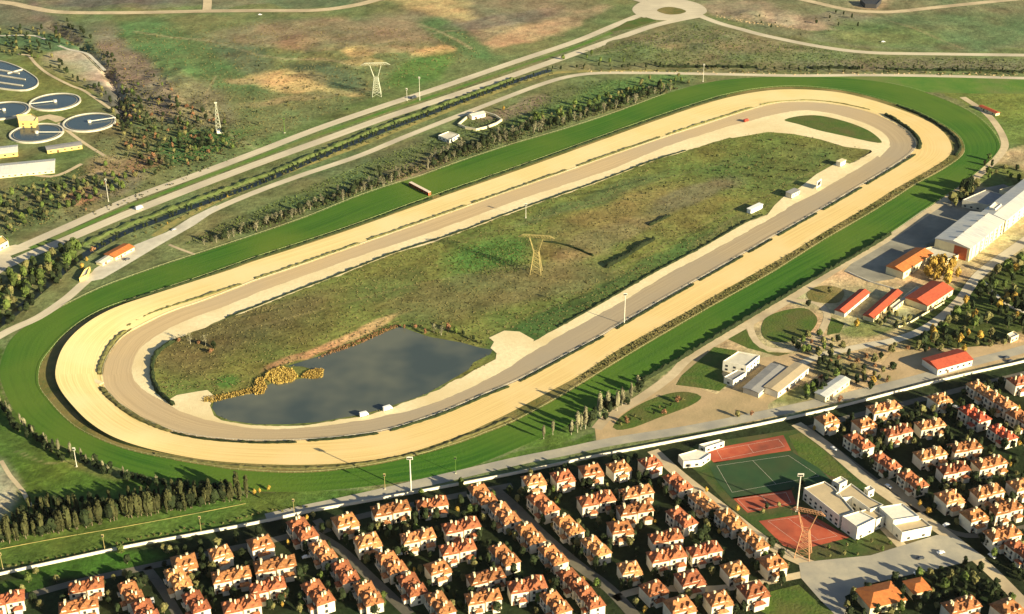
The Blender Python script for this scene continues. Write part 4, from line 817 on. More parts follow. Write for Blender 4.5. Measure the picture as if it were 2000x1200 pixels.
APRONS = [[(950,684),(965,664),(955,656),(985,642),(1015,644),(1050,664),(1030,690),(1000,715),(950,742)], [(318,788),(345,768),(385,761),(405,758),(425,775),(415,792),(430,826),(400,824),(350,806)], [(1490,428),(1512,402),(1530,385),(1560,366),(1595,338),(1640,312),(1672,322),(1590,384)]]
tufts('infield_grass', inp(T6, lambda x, y: pip(x, y, pondpoly) or any(pip(x, y, q) for q in APRONS)), 6000, .6, M['dulltuft'], 'rough olive grass and weeds covering the infield', 6, .9)
tufts('infield_weeds', inp([(870,500),(900,480),(990,470),(1040,490),(1040,525),(960,540),(890,530)]), 700, .5, M['leafgreen'], 'bright green weed patch in the infield left of the golden pylon', 7, .9)
tufts('scrub', inp([(180,60),(500,40),(900,60),(940,110),(700,200),(500,275),(300,345),(60,450),(0,450),(0,370),(150,330),(240,260)]), 5000, .8, M['dulltuft'], 'rough scrub and dry grass on the open land at upper left', 8, .9)
tufts('thicket_scrub', inp([(160,340),(200,250),(240,120),(330,150),(470,215),(560,270),(420,325),(250,400),(120,440),(60,430)]), 900, 1.2, M['scrubdark'], 'scattered dark scrub across the left slope', 28, 1.2)
tufts('thicket_scrub', inp([(215,200),(255,160),(330,195),(430,225),(480,285),(390,335),(300,335),(235,310),(250,260)]), 520, 1.3, M['scrubdark'], 'dark low scrub between the round tanks and the highway', 18, 1.5)
tufts('thicket_scrub', inp([(90,45),(130,45),(215,110),(262,200),(245,240),(225,180),(180,110)]), 260, 1.3, M['scrubdark'], 'dark low scrub lining the gully at upper left', 19, 1.3)
tufts('thicket_scrub', inp([(440,455),(600,398),(780,335),(860,300),(1000,255),(1130,215),(1300,165),(1330,172),(1200,215),(1000,277),(780,350),(500,450)]), 1300, 1.5, M['scrubdark'], 'dark undergrowth between the trees beyond the far turf', 20, 1.3)
tufts('thicket_scrub', inp([(0,395),(120,355),(240,340),(240,380),(90,435),(0,465)]), 220, 1.2, M['scrubdark'], 'dark low scrub below the long silver hall', 21, 1.2)
tufts('scrub', inp([(1140,100),(1360,45),(1500,82),(1700,112),(2000,116),(2000,136),(1300,132)]), 2600, .9, M['greentuft'], 'rough scrub on the open land beyond the hedgerow', 9, 1.0)
tufts('scrub', inp([(350,480),(430,440),(700,325),(1000,205),(1130,160),(1370,150),(1200,215),(1000,280),(780,352),(500,455)]), 3500, .9, M['greentuft'], 'rough grass and saplings between the service road and the turf', 10, .9)

# ------------------------------------------------------------------ buildings
def wins_on(e, P, Q, h, n, rows=1, ww=2.2, wh=1.6, z0=1.2, sp=3.2, m='glass', off=.04):
    """windows on the wall from P to Q (outside on the right-hand side), local coords"""
    d = (Q-P); L_ = d.length
    if L_ < 4: return
    d.normalize(); nn_ = Vector((d.y, -d.x, 0))
    for r_ in range(rows):
        for k in range(n):
            c = P+d*L_*(k+.5)/n+nn_*off; z = z0+r_*sp; mb = MB(); a = c-d*ww/2; b_ = c+d*ww/2
            mb.quad(a+Vector((0, 0, z)), b_+Vector((0, 0, z)), b_+Vector((0, 0, z+wh)), a+Vector((0, 0, z+wh)))
            mb.quad(a-nn_*.1+Vector((0, 0, z-.1)), a+nn_*.12+Vector((0, 0, z-.1)), b_+nn_*.12+Vector((0, 0, z-.1)), b_-nn_*.1+Vector((0, 0, z-.1)))
            mb.build('window', M[m], e)
def flat_block(name, pts, h, wm, rm, label, cat='building', parapet=.8, win=None, hb=0):
    """flat-roofed building from its roof outline (survey coordinates at roof height)"""
    P = [g(x, y, h) for x, y in pts]
    ar = sum(P[i].x*P[(i+1) % len(P)].y-P[(i+1) % len(P)].x*P[i].y for i in range(len(P)))
    if ar < 0: P = P[::-1]
    o = sum(P, Vector())/len(P); o.z = 0; e = empty(name, o, label=label, cat=cat); Q = [Vector((p.x-o.x, p.y-o.y, 0)) for p in P]; n = len(Q)
    mb = MB()
    for i in range(n): a, b_ = Q[i], Q[(i+1) % n]; U = Vector((0, 0, h+parapet)); mb.quad(a, b_, b_+U, a+U)
    pb = MB(); c = sum(Q, Vector())/n
    inn = []
    for i in range(n):
        a = (Q[i]-Q[i-1]).normalized(); b_ = (Q[(i+1) % n]-Q[i]).normalized(); na = Vector((-a.y, a.x, 0)); nb = Vector((-b_.y, b_.x, 0)); m_ = (na+nb)
        k = max(.3, m_.length_squared/2); inn.append(Q[i]+m_*(.35/k))
    for i in range(n):
        j = (i+1) % n; U = Vector((0, 0, h+parapet)); Hh = Vector((0, 0, h))
        pb.quad(Q[i]+U, Q[j]+U, inn[j]+U, inn[i]+U); pb.quad(inn[i]+U, inn[j]+U, inn[j]+Hh, inn[i]+Hh)
    mb.build('walls', wm, e)
    if parapet: pb.build('parapet', wm, e)
    rb = MB(); rb.quad(*[q+Vector((0, 0, h)) for q in (inn if parapet else Q)]); rb.build('roof', rm, e)
    if win:
        rows, wd = win
        for i in range(n):
            a, b_ = Q[i], Q[(i+1) % n]; L_ = (b_-a).length; d = (b_-a).normalized()
            if d.x-.6*abs(d.y) > -.2 or d.y > .5: wins_on(e, a, b_, h, max(1, int(L_/wd)), rows)
    return e
def gabled(name, p0, p1, width, h, rh, wm, rm, label, cat='building', away=1, win=4, rows=1, gable=1.0, ends=None, door=True, ov=.6, over_w=2.2):
    """pitched-roof building: near eave from p0 to p1 (survey coordinates at eave height), extending back by width"""
    A = g(*p0, h); B = g(*p1, h); A.z = B.z = 0; L_ = (B-A).length; a = math.atan2(B.y-A.y, B.x-A.x)
    nrm = Vector((-math.sin(a), math.cos(a), 0))*away; o = (A+B)/2+nrm*width/2; e = empty(name, o, a, label=label, cat=cat)
    x, y = L_/2, width/2; mb = MB()
    V = lambda *q: Vector(q)
    for P_, Q_ in ((V(-x, -y, 0), V(x, -y, 0)), (V(x, -y, 0), V(x, y, 0)), (V(x, y, 0), V(-x, y, 0)), (V(-x, y, 0), V(-x, -y, 0))): mb.quad(P_, Q_, Q_+V(0, 0, h), P_+V(0, 0, h))
    mb.build('walls', wm, e)
    if gable > .9:
        eb = MB(); eb.quad(V(x, -y, h), V(x, y, h), V(x, 0, h+rh-.1)); eb.build('gable_end', ends or wm, e); eb = MB(); eb.quad(V(-x, y, h), V(-x, -y, h), V(-x, 0, h+rh-.1)); eb.build('gable_end', ends or wm, e)
    rb = MB(); rb.hip(-x, x, -y, y, h+.26, rh, ov, gable); rb.build('roof', rm, e)
    if win:
        near = -1 if away > 0 else 1
        wins_on(e, V(-x, -y, 0), V(x, -y, 0), h, win, rows, over_w, min(1.8, h*.3), h*.35/rows if rows > 1 else h*.35, 3.4)
        wins_on(e, V(x, -y, 0), V(x, y, 0), h, max(1, int(width/7)), rows, 1.8, min(1.6, h*.3), h*.35/rows if rows > 1 else h*.35, 3.4)
    if door: db = MB(); db.box(-x*.4, -y-.02, 0, 2.0, .12, 2.3); db.build('door', M['door'], e)
    return e
# grandstand
gs = gabled('grandstand', (1895,486), (1962,432), 33, 13, 3.0, M['cream'], M['metalroof'], 'huge grandstand with pale two-sided metal roof and red end panel', 'grandstand', win=7, rows=3, ends=M['cream'])
hlen = (g(1962,432,13)-g(1895,486,13)).length/2
mb = MB(); mb.box(-hlen-.12, -8, .2, .2, 12, 12); mb.build('brick_end_panel', M['brick'], gs)
mb = MB()
for k in range(8): mb = MB(); mb.box(-hlen+hlen*2*(k+.5)/8, -16.9, 0, .8, .7, 13); mb.build('column', M['white'], gs)
mb = MB()
for k in range(5): mb = MB(); mb.box(-hlen*.8+k*hlen*.4, 0, 15.7, 2.2, 1.6, 1.4); mb.build('roof_vent', M['greyroof'], gs)
sb = MB()
for k in range(7): sb.box(0, 17.5+k*1.6, 0, hlen*1.6, 1.6, 7-k)
sb.build('seating_terrace', M['paving'], gs)
gabled('stand_extension', (1965,431), (2070,346), 25, 12.2, 2.4, M['cream'], M['metalroof'], 'narrower metal roofed hall continuing the grandstand to the right edge', 'hall', win=10, rows=3)
flat_block('stand_office', [(1880,392),(1925,372),(1968,384),(1930,402)], 7, M['concrete'], M['greyroof'], 'low grey roofed block behind the far end of the grandstand', win=(1, 6))
flat_block('stand_office', [(1952,372),(1985,362),(2030,372),(1995,384)], 9, M['cream'], M['tanroof'], 'beige roofed block behind the white roofed hall at right', win=(1, 6))
flat_block('stand_annex', [(1932,406),(1944,396),(1956,400),(1944,410)], 15, M['white'], M['white'], 'small white block rising on the back of the grandstand roof', win=(1, 6))
gabled('office_building', (1765,532), (1822,496), 17, 7, 2.6, M['cream'], M['rooforange'], 'cream office with bright orange roof left of the golden trees', win=4)
flat_block('stand_pavilion', [(1795,490),(1840,478),(1868,482),(1872,500),(1845,510),(1800,500)], 4, M['cream'], M['concrete'], 'low cream pavilion at the near end of the grandstand', win=(1, 6))
gabled('stable_block', (1650,612), (1698,572), 9, 4, 2, M['white'], M['roofred'], 'long narrow red roofed stable block, left of the pair', 'stable', win=4)
gabled('stable_block', (1706,622), (1762,572), 9, 4, 2, M['cream'], M['roofred'], 'long narrow red roofed stable block, right of the pair', 'stable', win=5)
gabled('red_roofed_house', (1812,598), (1862,565), 21, 5.5, 3, M['cream'], M['roofred'], 'cream walled building with a broad bright red roof beside the access road', win=4)
flat_block('courtyard_wing', [(1738,600),(1790,560),(1796,564),(1745,605)], 3, M['cream'], M['concrete'], 'narrow pale wing closing the dark courtyard left of the broad red roof', win=(1, 6))
flat_block('white_office', [(1412,707),(1442,688),(1484,696),(1458,717)], 8, M['white'], M['concrete'], 'white flat-roofed office block with yellow side beside the path fork', win=(2, 5))
flat_block('white_annex', [(1414,738),(1440,724),(1458,729),(1432,745)], 5, M['white'], M['greyroof'], 'small white annex just below the flat-roofed office', win=(1, 5))
gabled('storage_hall', (1482,768), (1536,720), 13, 4.5, .8, M['concrete'], M['greyroof'], 'long hall with dark grey roof, leftmost of three parallel halls', 'hall', win=3)
gabled('storage_hall', (1520,766), (1580,718), 12, 5.5, .8, M['white'], M['tanroof'], 'long hall with brown roof and white front, middle of three parallel halls', 'hall', win=6)
gabled('storage_hall', (1612,776), (1660,742), 9, 5, .8, M['cream'], M['metalroof'], 'shorter hall with light grey roof and cream front, rightmost of three halls', 'hall', win=5)
gabled('long_house', (1832,722), (1900,703), 18, 5.5, 2.6, M['white'], M['roofred'], 'white single-storey building with red roof beside the boundary wall', win=6)
flat_block('gate_hut', [(1965,655),(1980,648),(1990,655),(1975,662)], 4, M['cream'], M['white'], 'small pale hut among the park trees at the right edge', 'hut', win=(1, 4))
# kiosk etc
gabled('kiosk', (225,503), (262,483), 13, 3.2, 1.5, M['cream'], M['rooforange'], 'low building with bright orange roof beside the service road at left', win=3)
gabled('kiosk_shed', (200,515), (222,501), 7, 2.6, .8, M['cream'], M['concrete'], 'small pale shed just left of the orange roofed building', 'shed', win=2)
flat_block('bus_shelter', [(155,545),(165,528),(176,522),(170,538)], 3, M['yellow'], M['concrete'], 'small yellow shelter at the left end of the car park', 'shelter')
# pumping yard
wall('pump_yard_wall', [(895,246),(925,222),(945,222),(980,237),(930,256),(895,246)], 2.6, 1.0, M['cream'], 'square of cream walls enclosing a yard by the service road')
gabled('pump_house', (922,228), (948,222), 9, 4, 1.5, M['white'], M['concrete'], 'small pale pump house inside the cream walled yard', win=2)
flat_block('pale_block', [(856,266),(876,258),(897,264),(878,275)], 3.5, M['white'], M['concrete'], 'low pale rectangular block left of the cream walled yard', win=(1, 6))
# treatment works
def tank(x, y, r, label, ang):
    c = g(x, y); e = empty('settling_tank', c, label=label, cat='tank', group='round settling tanks'); H = 1.8; n = 48
    wb = MB(); wt = MB()
    for k in range(n):
        a0, a1 = 2*math.pi*k/n, 2*math.pi*(k+1)/n; f = lambda rr, a, z: Vector((rr*math.cos(a), rr*math.sin(a), z))
        wb.quad(f(r, a0, 0), f(r, a1, 0), f(r, a1, H), f(r, a0, H)); wb.quad(f(r, a0, H), f(r, a1, H), f(r-1.7, a1, H), f(r-1.7, a0, H)); wb.quad(f(r-1.7, a1, H-.9), f(r-1.7, a0, H-.9), f(r-1.7, a0, H), f(r-1.7, a1, H))
    la = MB()
    for k in range(n):
        a0, a1 = 2*math.pi*k/n, 2*math.pi*(k+1)/n; f = lambda rr, a, z: Vector((rr*math.cos(a), rr*math.sin(a), z))
        la.quad(f(r-4.2, a0, H-.7), f(r-4.2, a1, H-.7), f(r-4.2, a1, H-.3), f(r-4.2, a0, H-.3)); la.quad(f(r-4.2, a0, H-.3), f(r-4.2, a1, H-.3), f(r-4.7, a1, H-.3), f(r-4.7, a0, H-.3))
    la.build('overflow_launder', M['paving'], e)
    wb.build('rim_wall', M['concrete'], e); wt.quad(*[Vector(((r-1.6)*math.cos(2*math.pi*k/n), (r-1.6)*math.sin(2*math.pi*k/n), H-.8)) for k in range(n)]); wt.build('water_surface', M['tankwater'], e)
    br = MB(); br.box(math.cos(ang)*r/2, math.sin(ang)*r/2, H+.3, r, 1.6, .6, ang); br.build('bridge', M['steel'], e); hb = MB(); hb.bar((0, 0, .5), (0, 0, H+1.6), 2.0, 12); hb.build('centre_column', M['steel'], e)
rr_ = (g(158,201)-g(60,201)).length/2
for x, y, l, a in [(108,201,'round blue settling tank at the top, right of the long tank',R(200)),(175,241,'round blue settling tank furthest right, nearest the rough slope',R(25)),(72,262,'round blue settling tank in front of the yellow tower',R(0)),(8,218,'round blue settling tank cut by the left edge of the picture',R(175))]: tank(x, y, rr_, l, a)
def longtank():
    e = empty('aeration_tank', g(10,155), label='long oval aeration tank with dark channels at the left edge', cat='tank'); o = g(10,155)
    P = smooth([g(x, y)-o for x, y in [(-90,122),(-20,118),(30,130),(66,150),(76,163),(66,174),(40,179),(-20,172),(-90,160)]], True, 4); n = len(P); N = normals2d(P, True); c = sum(P, Vector())/n
    wb = MB(); U = Vector((0, 0, 2))
    for i in range(n):
        j = (i+1) % n; a, b_ = P[i], P[j]; ia, ib = a+(c-a).normalized()*1.4, b_+(c-b_).normalized()*1.4
        wb.quad(a, b_, b_+U, a+U); wb.quad(a+U, b_+U, ib+U, ia+U); wb.quad(ia+U, ib+U, ib+U*.4, ia+U*.4)
    wb.build('rim_wall', M['concrete'], e); wt = MB(); wt.quad(*[p+Vector((0, 0, 1)) for p in P]); wt.build('water_surface', M['tankwater'], e)
    for k, (a, b_) in enumerate([((-60,128),(38,146)),((-60,140),(50,158)),((-60,155),(45,170)),((15,146),(45,138))]):
        db = MB(); A = g(*a)-o; B = g(*b_)-o; db.bar(A+Vector((0, 0, 1.6)), B+Vector((0, 0, 1.6)), .9, 4); db.build('channel_wall', M['concrete'], e)
longtank()
flat_block('yellow_tower', [(32,226),(62,224),(73,230),(68,238),(36,238)], 8, M['yellow'], M['cream'], 'square yellow building between the round tanks', win=(2, 6))
strip('works_yard', [(60,238),(95,228),(120,236)], 14, M['path'], .06)
gabled('works_office', (92,294), (160,284), 12, 4, .6, M['yellow'], M['greyroof'], 'long low building with grey roof and yellow front below the round tanks', win=5)
gabled('works_hall', (-60,348), (106,332), 30, 3.6, 3.6, M['cream'], M['metalroof'], 'long hall with silver vaulted roof and columned front at the left edge', 'hall', win=14)
gabled('works_hall', (-50,306), (34,297), 20, 5, 2, M['yellow'], M['metalroof'], 'shorter hall with pale roof behind the long silver hall', 'hall', win=5)
flat_block('roadside_building', [(-30,470),(5,462),(16,472),(-10,486)], 5, M['cream'], M['yellow'], 'pale yellow building beside the highway at the left edge', win=(1, 5))
flat_block('dark_shed', [(1680,0),(1722,0),(1712,10),(1690,9)], 5, M['dark'], M['dark'], 'dark blue-black shed beyond the top right road', 'shed')
# racecourse structures
def frame_hut(p, L_, W_, H_, rz, wm, rm, label, name, cat): 
    e = empty(name, g(*p), rz, label=label, cat=cat); a = MB(); a.box(0, 0, .3, L_, W_, H_-.3); a.build('body', wm, e); b_ = MB(); b_.box(0, 0, H_, L_+.8, W_+.8, .35); b_.build('roof', rm, e)
    for s in (-1, 1):
        for t in (-1, 1): q = MB(); q.box(s*(L_/2-.6), t*(W_/2+.08), 0, .9, .3, .9); q.build('wheel', M['rubber'], e)
    for k in range(3): q = MB(); q.box(-L_/3+k*L_/3, -W_/2-.03, H_*.45, 1.1, .08, H_*.25); q.build('window', M['glass'], e)
    return e
def ang(p, q): A, B = g(*p), g(*q); return math.atan2(B.y-A.y, B.x-A.x)
frame_hut((1474,412), 19, 4.5, 4.5, ang((1453,419),(1495,399)), M['carwhite'], M['carwhite'], 'long bright white trailer parked on the infield by the gravel strip', 'white_trailer', 'trailer')
frame_hut((1548,383), 14, 7, 5, ang((1453,419),(1495,399)), M['concrete'], M['greyroof'], 'grey roofed judging hut on the gravel apron', 'judging_hut', 'hut')
frame_hut((1642,323), 10, 5, 5, ang((1453,419),(1495,399)), M['white'], M['cream'], 'cream box hut at the far end of the gravel apron', 'box_hut', 'hut')
e = empty('screen_board', g(1598,368), ang((1590,372),(1606,360)), label='upright white framed board with dark face on the gravel apron', cat='board'); q = MB(); q.box(0, 0, 1.5, 10, .8, 7); q.build('frame', M['carwhite'], e); q = MB(); q.box(0, -.45, 3, 7.5, .1, 4.4); q.build('dark_face', M['dark'], e)
for s in (-1, 1): q = MB(); q.box(s*4, 0, 0, .6, .6, 1.5); q.build('leg', M['steel'], e)
# starting stalls across the far turf
e = empty('starting_stalls', g(820,372), ang((800,362),(838,382)), label='pink and white starting stalls standing across the far turf straight', cat='starting stalls')
L_ = (g(800,362)-g(838,382)).length
q = MB(); q.box(0, 0, 3.4, L_, 3.4, .3); q.build('canopy', mat('stall_canopy', (.75, .62, .50), scale=1), e)
for k in range(9): q = MB(); q.box(-L_/2+L_*k/8, 0, .2, .35, 3.2, 3.2); q.build('partition', M['brick'], e)
q = MB(); q.box(0, 1.5, .5, L_, .2, 2.2); q.build('rear_panel', mat('stall_pink', (.60, .28, .20), scale=1), e)
for s in (-1, 1): q = MB(); q.bar((s*L_/2*.9, -1.8, .6), (s*L_/2*.9, -1.4, .6), .6, 12); q.build('wheel', M['rubber'], e)
e = empty('bridge_walk', g(189,747), ang((183,744),(203,752)), label='pale crossing linking the two tracks through the left bend hedge', cat='crossing'); q = MB(); q.box(0, 0, .2, 11, 4, .7); q.build('deck', M['pale'], e)

# pylons
def pylon(x, y, H_, m, label, rz, armw=26, kind_='delta'):
    e = empty('pylon', g(x, y)+Vector((0, 0, zat(g(x, y).x, g(x, y).y))), rz, label=label, cat='pylon'); b0 = H_*.13; waist = H_*.055; hz = H_*.55; fork = H_*.16; top = H_*.9; t = H_*.0054
    for sx in (-1, 1):
        for sy in (-1, 1):
            q = MB(); q.bar((sx*b0, sy*b0, 0), (sx*waist, sy*waist, hz), t*1.3); q.bar((sx*waist, sy*waist, hz), (sx*fork, sy*waist*.5, top), t*1.1); q.build('leg', m, e)
    br = MB(); zs = [0, .14, .27, .38, .47, .55]
    for i in range(5):
        z0, z1 = zs[i]*H_, zs[i+1]*H_; w0 = b0+(waist-b0)*z0/hz; w1 = b0+(waist-b0)*z1/hz
        c0 = [(-w0, -w0), (w0, -w0), (w0, w0), (-w0, w0)]; c1 = [(-w1, -w1), (w1, -w1), (w1, w1), (-w1, w1)]
        for k in range(4): j = (k+1) % 4; br.bar((*c0[k], z0), (*c1[j], z1), t*.7); br.bar((*c0[j], z0), (*c1[k], z1), t*.7); br.bar((*c1[k], z1), (*c1[j], z1), t*.7)
    for sx in (-1, 1):
        for k in range(3):
            f0, f1 = k/3, (k+1)/3; xa = waist+(fork-waist)*f0; xb = waist+(fork-waist)*f1; za = hz+(top-hz)*f0; zb = hz+(top-hz)*f1
            br.bar((sx*xa, -waist*.7, za), (sx*xb, waist*.7, zb), t*.6); br.bar((sx*xa, waist*.7, za), (sx*xb, -waist*.7, zb), t*.6)
    br.build('bracing', m, e)
    ar = MB()
    for sy in (-1, 1): ar.bar((-armw/2, 0, top), (armw/2, 0, top), t*1.2); ar.bar((-armw*.36, sy*.8, top+H_*.06), (armw*.36, sy*.8, top+H_*.06), t); ar.bar((-armw/2, 0, top), (-armw*.36, sy*.8, top+H_*.06), t); ar.bar((armw/2, 0, top), (armw*.36, sy*.8, top+H_*.06), t)
    for k in range(10): x0 = -armw*.4+armw*.8*k/10; ar.bar((x0, 0, top), (x0+armw*.04, .8, top+H_*.06), t*.6); ar.bar((x0+armw*.04, -.8, top+H_*.06), (x0+armw*.08, 0, top), t*.6)
    ar.build('crossarm', m, e)
    for k in (-1, 0, 1): q = MB(); q.bar((k*armw*.42, 0, top-H_*.09), (k*armw*.42, 0, top), t*.8, 6); q.build('insulator', M['glass'], e)
pylon(736,187,41,M['steelpale'],'pale steel pylon on the open ground above the highway',R(4),34)
pylon(1047,533,38,M['steelgold'],'golden lattice pylon standing in the middle of the infield',R(-8),32)
pylon(1568,1085,37,M['steelrust'],'rust tinted pylon standing beside the red clay courts',R(-20),22)
def latt(x, y, H_, m, label, w_=2.2, base=None):
    e = empty('lattice_mast', g(x, y)+Vector((0, 0, zat(g(x, y).x, g(x, y).y))), R(20), label=label, cat='mast'); q = MB(); n = 8
    for sx in (-1, 1):
        for sy in (-1, 1): l = MB(); l.bar((sx*w_, sy*w_, 0), (sx*.4, sy*.4, H_), .17); l.build('leg', m, e)
    for i in range(n):
        z0, z1 = H_*i/n, H_*(i+1)/n; a = w_+(.4-w_)*i/n; b_ = w_+(.4-w_)*(i+1)/n
        q.bar((-a, -a, z0), (b_, -b_, z1), .16); q.bar((a, -a, z0), (-b_, -b_, z1), .16); q.bar((a, -a, z0), (b_, b_, z1), .16); q.bar((-a, a, z0), (-b_, -b_, z1), .16)
    q.build('bracing', m, e)
    if base: k = MB(); k.box(1, -2, 0, 7, 6, 3); k.build('base_block', M['white'], e)
    q = MB(); q.box(0, 0, H_, 3, 1, 1.2); q.build('head', m, e)
latt(427,258,33,M['steelpale'],'slim grey lattice mast with a white base block on the rough slope',3,True)
def mast(x, y, H_, r, m, label, head=True, rz=0, name='floodlight_mast', cat='mast'):
    r *= .78
    e = empty(name, g(x, y), rz, label=label, cat=cat); q = MB(); q.bar((0, 0, 0), (0, 0, H_), r, 8, r*.6); q.build('pole', m, e); q = MB(); q.box(0, 0, 0, r*4, r*4, .6); q.build('footing', M['concrete'], e)
    if head:
        q = MB(); q.box(0, 0, H_-.2, r*7, .5, 2.2); q.build('lamp_frame', m, e)
        for k in (-1, 0, 1): q = MB(); q.box(k*r*2, -.35, H_+.2, r*1.4, .3, 1.2); q.build('floodlight', M['glass'], e)
mast(803,962,27,.75,M['steel'],'tall thick white floodlight mast beside the wall road below the pond')
mast(1219,634,27,.55,M['steel'],'tall white floodlight mast on the near straight below the infield')
mast(1556,998,28,.75,M['steel'],'tall white mast beside the dark football pitch')
mast(1373,160,20,.4,M['steel'],'small white mast at the far turf rail near the bend')
mast(820,196,26,.4,M['steel'],'taller of the two white masts beside the highway below the pale pylon')
mast(795,197,13,.35,M['steel'],'shorter white mast beside the highway below the pale pylon')
mast(556,260,15,.5,M['chute'],'short green mast beside the highway, left of the pale pylon')
mast(212,394,22,.35,M['steel'],'thin white mast beside the highway below the treatment works')
mast(1027,426,13,.4,M['steel'],'white pole at the upper edge of the infield above the golden pylon')
mast(890,925,12,.3,M['chute'],'thin green pole at the lower turf edge right of the thick floodlight mast')
mast(150,912,14,.35,M['steel'],'pinkish white pole among the trees outside the lower left turf bend')
for i, (x, y) in enumerate([(205,1076),(393,1040),(575,1006),(752,956),(6,1112)]):
    mast(x, y, 11, .28, M['steelgold'], 'slim street lamp behind the white boundary wall at %s' % ['the lower left', 'the end of the conifer row', 'the start of the asphalt road', 'the dark shrubs', 'the left edge of the picture'][i], name='street_lamp', cat='lamp')
for i, (x, y) in enumerate([(1155,838),(1372,590),(1175,276)]): pass

# vehicles
def car_parts(m):
    b_ = MB(); P = [(-2.2, .35), (-2.2, .95), (-1.5, 1.02), (-1.0, 1.5), (.7, 1.5), (1.3, 1.0), (2.2, .85), (2.25, .35)]
    n = len(P); i = len(b_.v)
    for s in (-.9, .9): b_.v += [(x, s*(.86 if z > 1.2 else 1), z) for x, z in P]
    b_.f.append(tuple(range(n))[::-1]); b_.f.append(tuple(range(n, 2*n)))
    for k in range(n): j = (k+1) % n; b_.f.append((k, j, n+j, n+k))
    body = b_.mesh('body', m); wq = MB()
    for s in (-1, 1): wq.quad((-.95, s*.8, 1.42), (.65, s*.8, 1.42), (1.1, s*.86, 1.05), (-1.35, s*.86, 1.05))
    wq.quad((.75, -.72, 1.5), (.75, .72, 1.5), (1.32, .8, 1.04), (1.32, -.8, 1.04)); gl = wq.mesh('windows', M['glass'])
    wh = MB(); wh.bar((0, -.12, 0), (0, .12, 0), .34, 10); return body, gl, wh.mesh('wheel', M['rubber'])
CP = {k: car_parts(M[k]) for k in ('carwhite', 'cardark', 'carred', 'carsilver')}
def car(x, y, rz, k, label, group=None, sc=1.0, name='parked_car'):
    p = g(x, y); p.z = .14; e = empty(name, p, rz, label=label, cat='car' if 'van' not in name else 'van', group=group); e.scale = (sc, sc, sc); bd, gl, wh = CP[k]; inst('body', bd, e); inst('windows', gl, e)
    for a in (-1.35, 1.35):
        for s in (-.82, .82): inst('wheel', wh, e, (a, s, .34))
def van(x, y, rz, m, label, L_=7, H_=3):
    p = g(x, y); p.z = .2; e = empty('parked_van', p, rz, label=label, cat='van'); q = MB(); q.box(-.6, 0, .5, L_-1.6, 2.3, H_-.5); q.build('cargo_box', m, e)
    c = MB(); pr = [(L_/2-1.5, .5), (L_/2-1.5, H_*.85), (L_/2-.9, H_*.8), (L_/2-.1, H_*.45), (L_/2, .5)]; n = len(pr); c.v = [(a, -1.1, z) for a, z in pr]+[(a, 1.1, z) for a, z in pr]; c.f = [tuple(range(n)), tuple(range(n, 2*n))[::-1]]+[(k, (k+1) % n, n+(k+1) % n, n+k) for k in range(n)]; c.build('cab', m, e)
    w_ = MB(); w_.quad((L_/2-.86, -.9, H_*.77), (L_/2-.86, .9, H_*.77), (L_/2-.08, .9, H_*.47), (L_/2-.08, -.9, H_*.47)); w_.build('windscreen', M['glass'], e)
    for a in (-L_*.3, L_*.3):
        for s in (-1.05, 1.05): r_ = MB(); r_.bar((a, s-.12, .4), (a, s+.12, .4), .45, 10); r_.build('wheel', M['rubber'], e)
van(711,813,ang((700,816),(720,811)),M['carwhite'],'white van on the gravel strip below the pond, left of the two',7,3.4)
van(757,801,ang((745,805),(770,797)),M['carwhite'],'white van on the gravel strip below the pond, right of the two',7.5,3.4)
van(1457,238,ang((1440,243),(1470,233)),M['carred'],'red and white tractor-like truck on the brown track near the right bend',7,3)
van(272,409,ang((250,417),(300,397)),M['carwhite'],'white truck driving on the lower highway lane at left',8,3.4)
van(808,193,ang((750,210),(875,168)),M['cardark'],'dark truck on the upper highway lane below the white masts',8,3.2)
for (x, y, k, l, a) in [(1628,878,'carwhite','white car on the street edge right of the sports ground',R(-60)),(778,1084,'carwhite','white car parked in the shade between villas in the bottom middle',R(10)),(598,1090,'carwhite','white car parked beside the villas left of the second street',R(20)),(1848,1027,'carwhite','white car at the corner below the villas on the right',R(30)),(298,1175,'carwhite','white car standing upright to the street in the lower left villas',R(-70)),(1837,1081,'carwhite','white car parked on the grey square at the right',R(20)),(1797,1092,'cardark','dark car parked on the grey square',R(20)),(1792,1121,'carwhite','white car under the trees at the lower edge of the grey square',R(20)),(1937,1088,'carwhite','white car parked beside the last villas at the right edge',R(-60)),(1867,797,'carwhite','white car between the villas near the boundary wall at right',R(-40)),(1965,700,'cardark','dark car on the road near the right edge by the wall',R(15)),(1973,707,'cardark','second dark car on the road near the right edge by the wall, lower one',R(15)),(1735,952,'carwhite','white car on the street right of the school',R(-60)),(340,450,'carsilver','silver car parked in the car park by the orange roof',R(40)),(248,508,'cardark','dark car in front of the orange roofed building',R(40)),(1005,1148,'carwhite','white car by a villa in the bottom middle',R(20)),(508,30,'carwhite','tiny white car beside the top left road',0),(1725,83,'carwhite','tiny white car on the green field at the top right',0)]:
    car(x, y, a, k, l, sc=1.15)

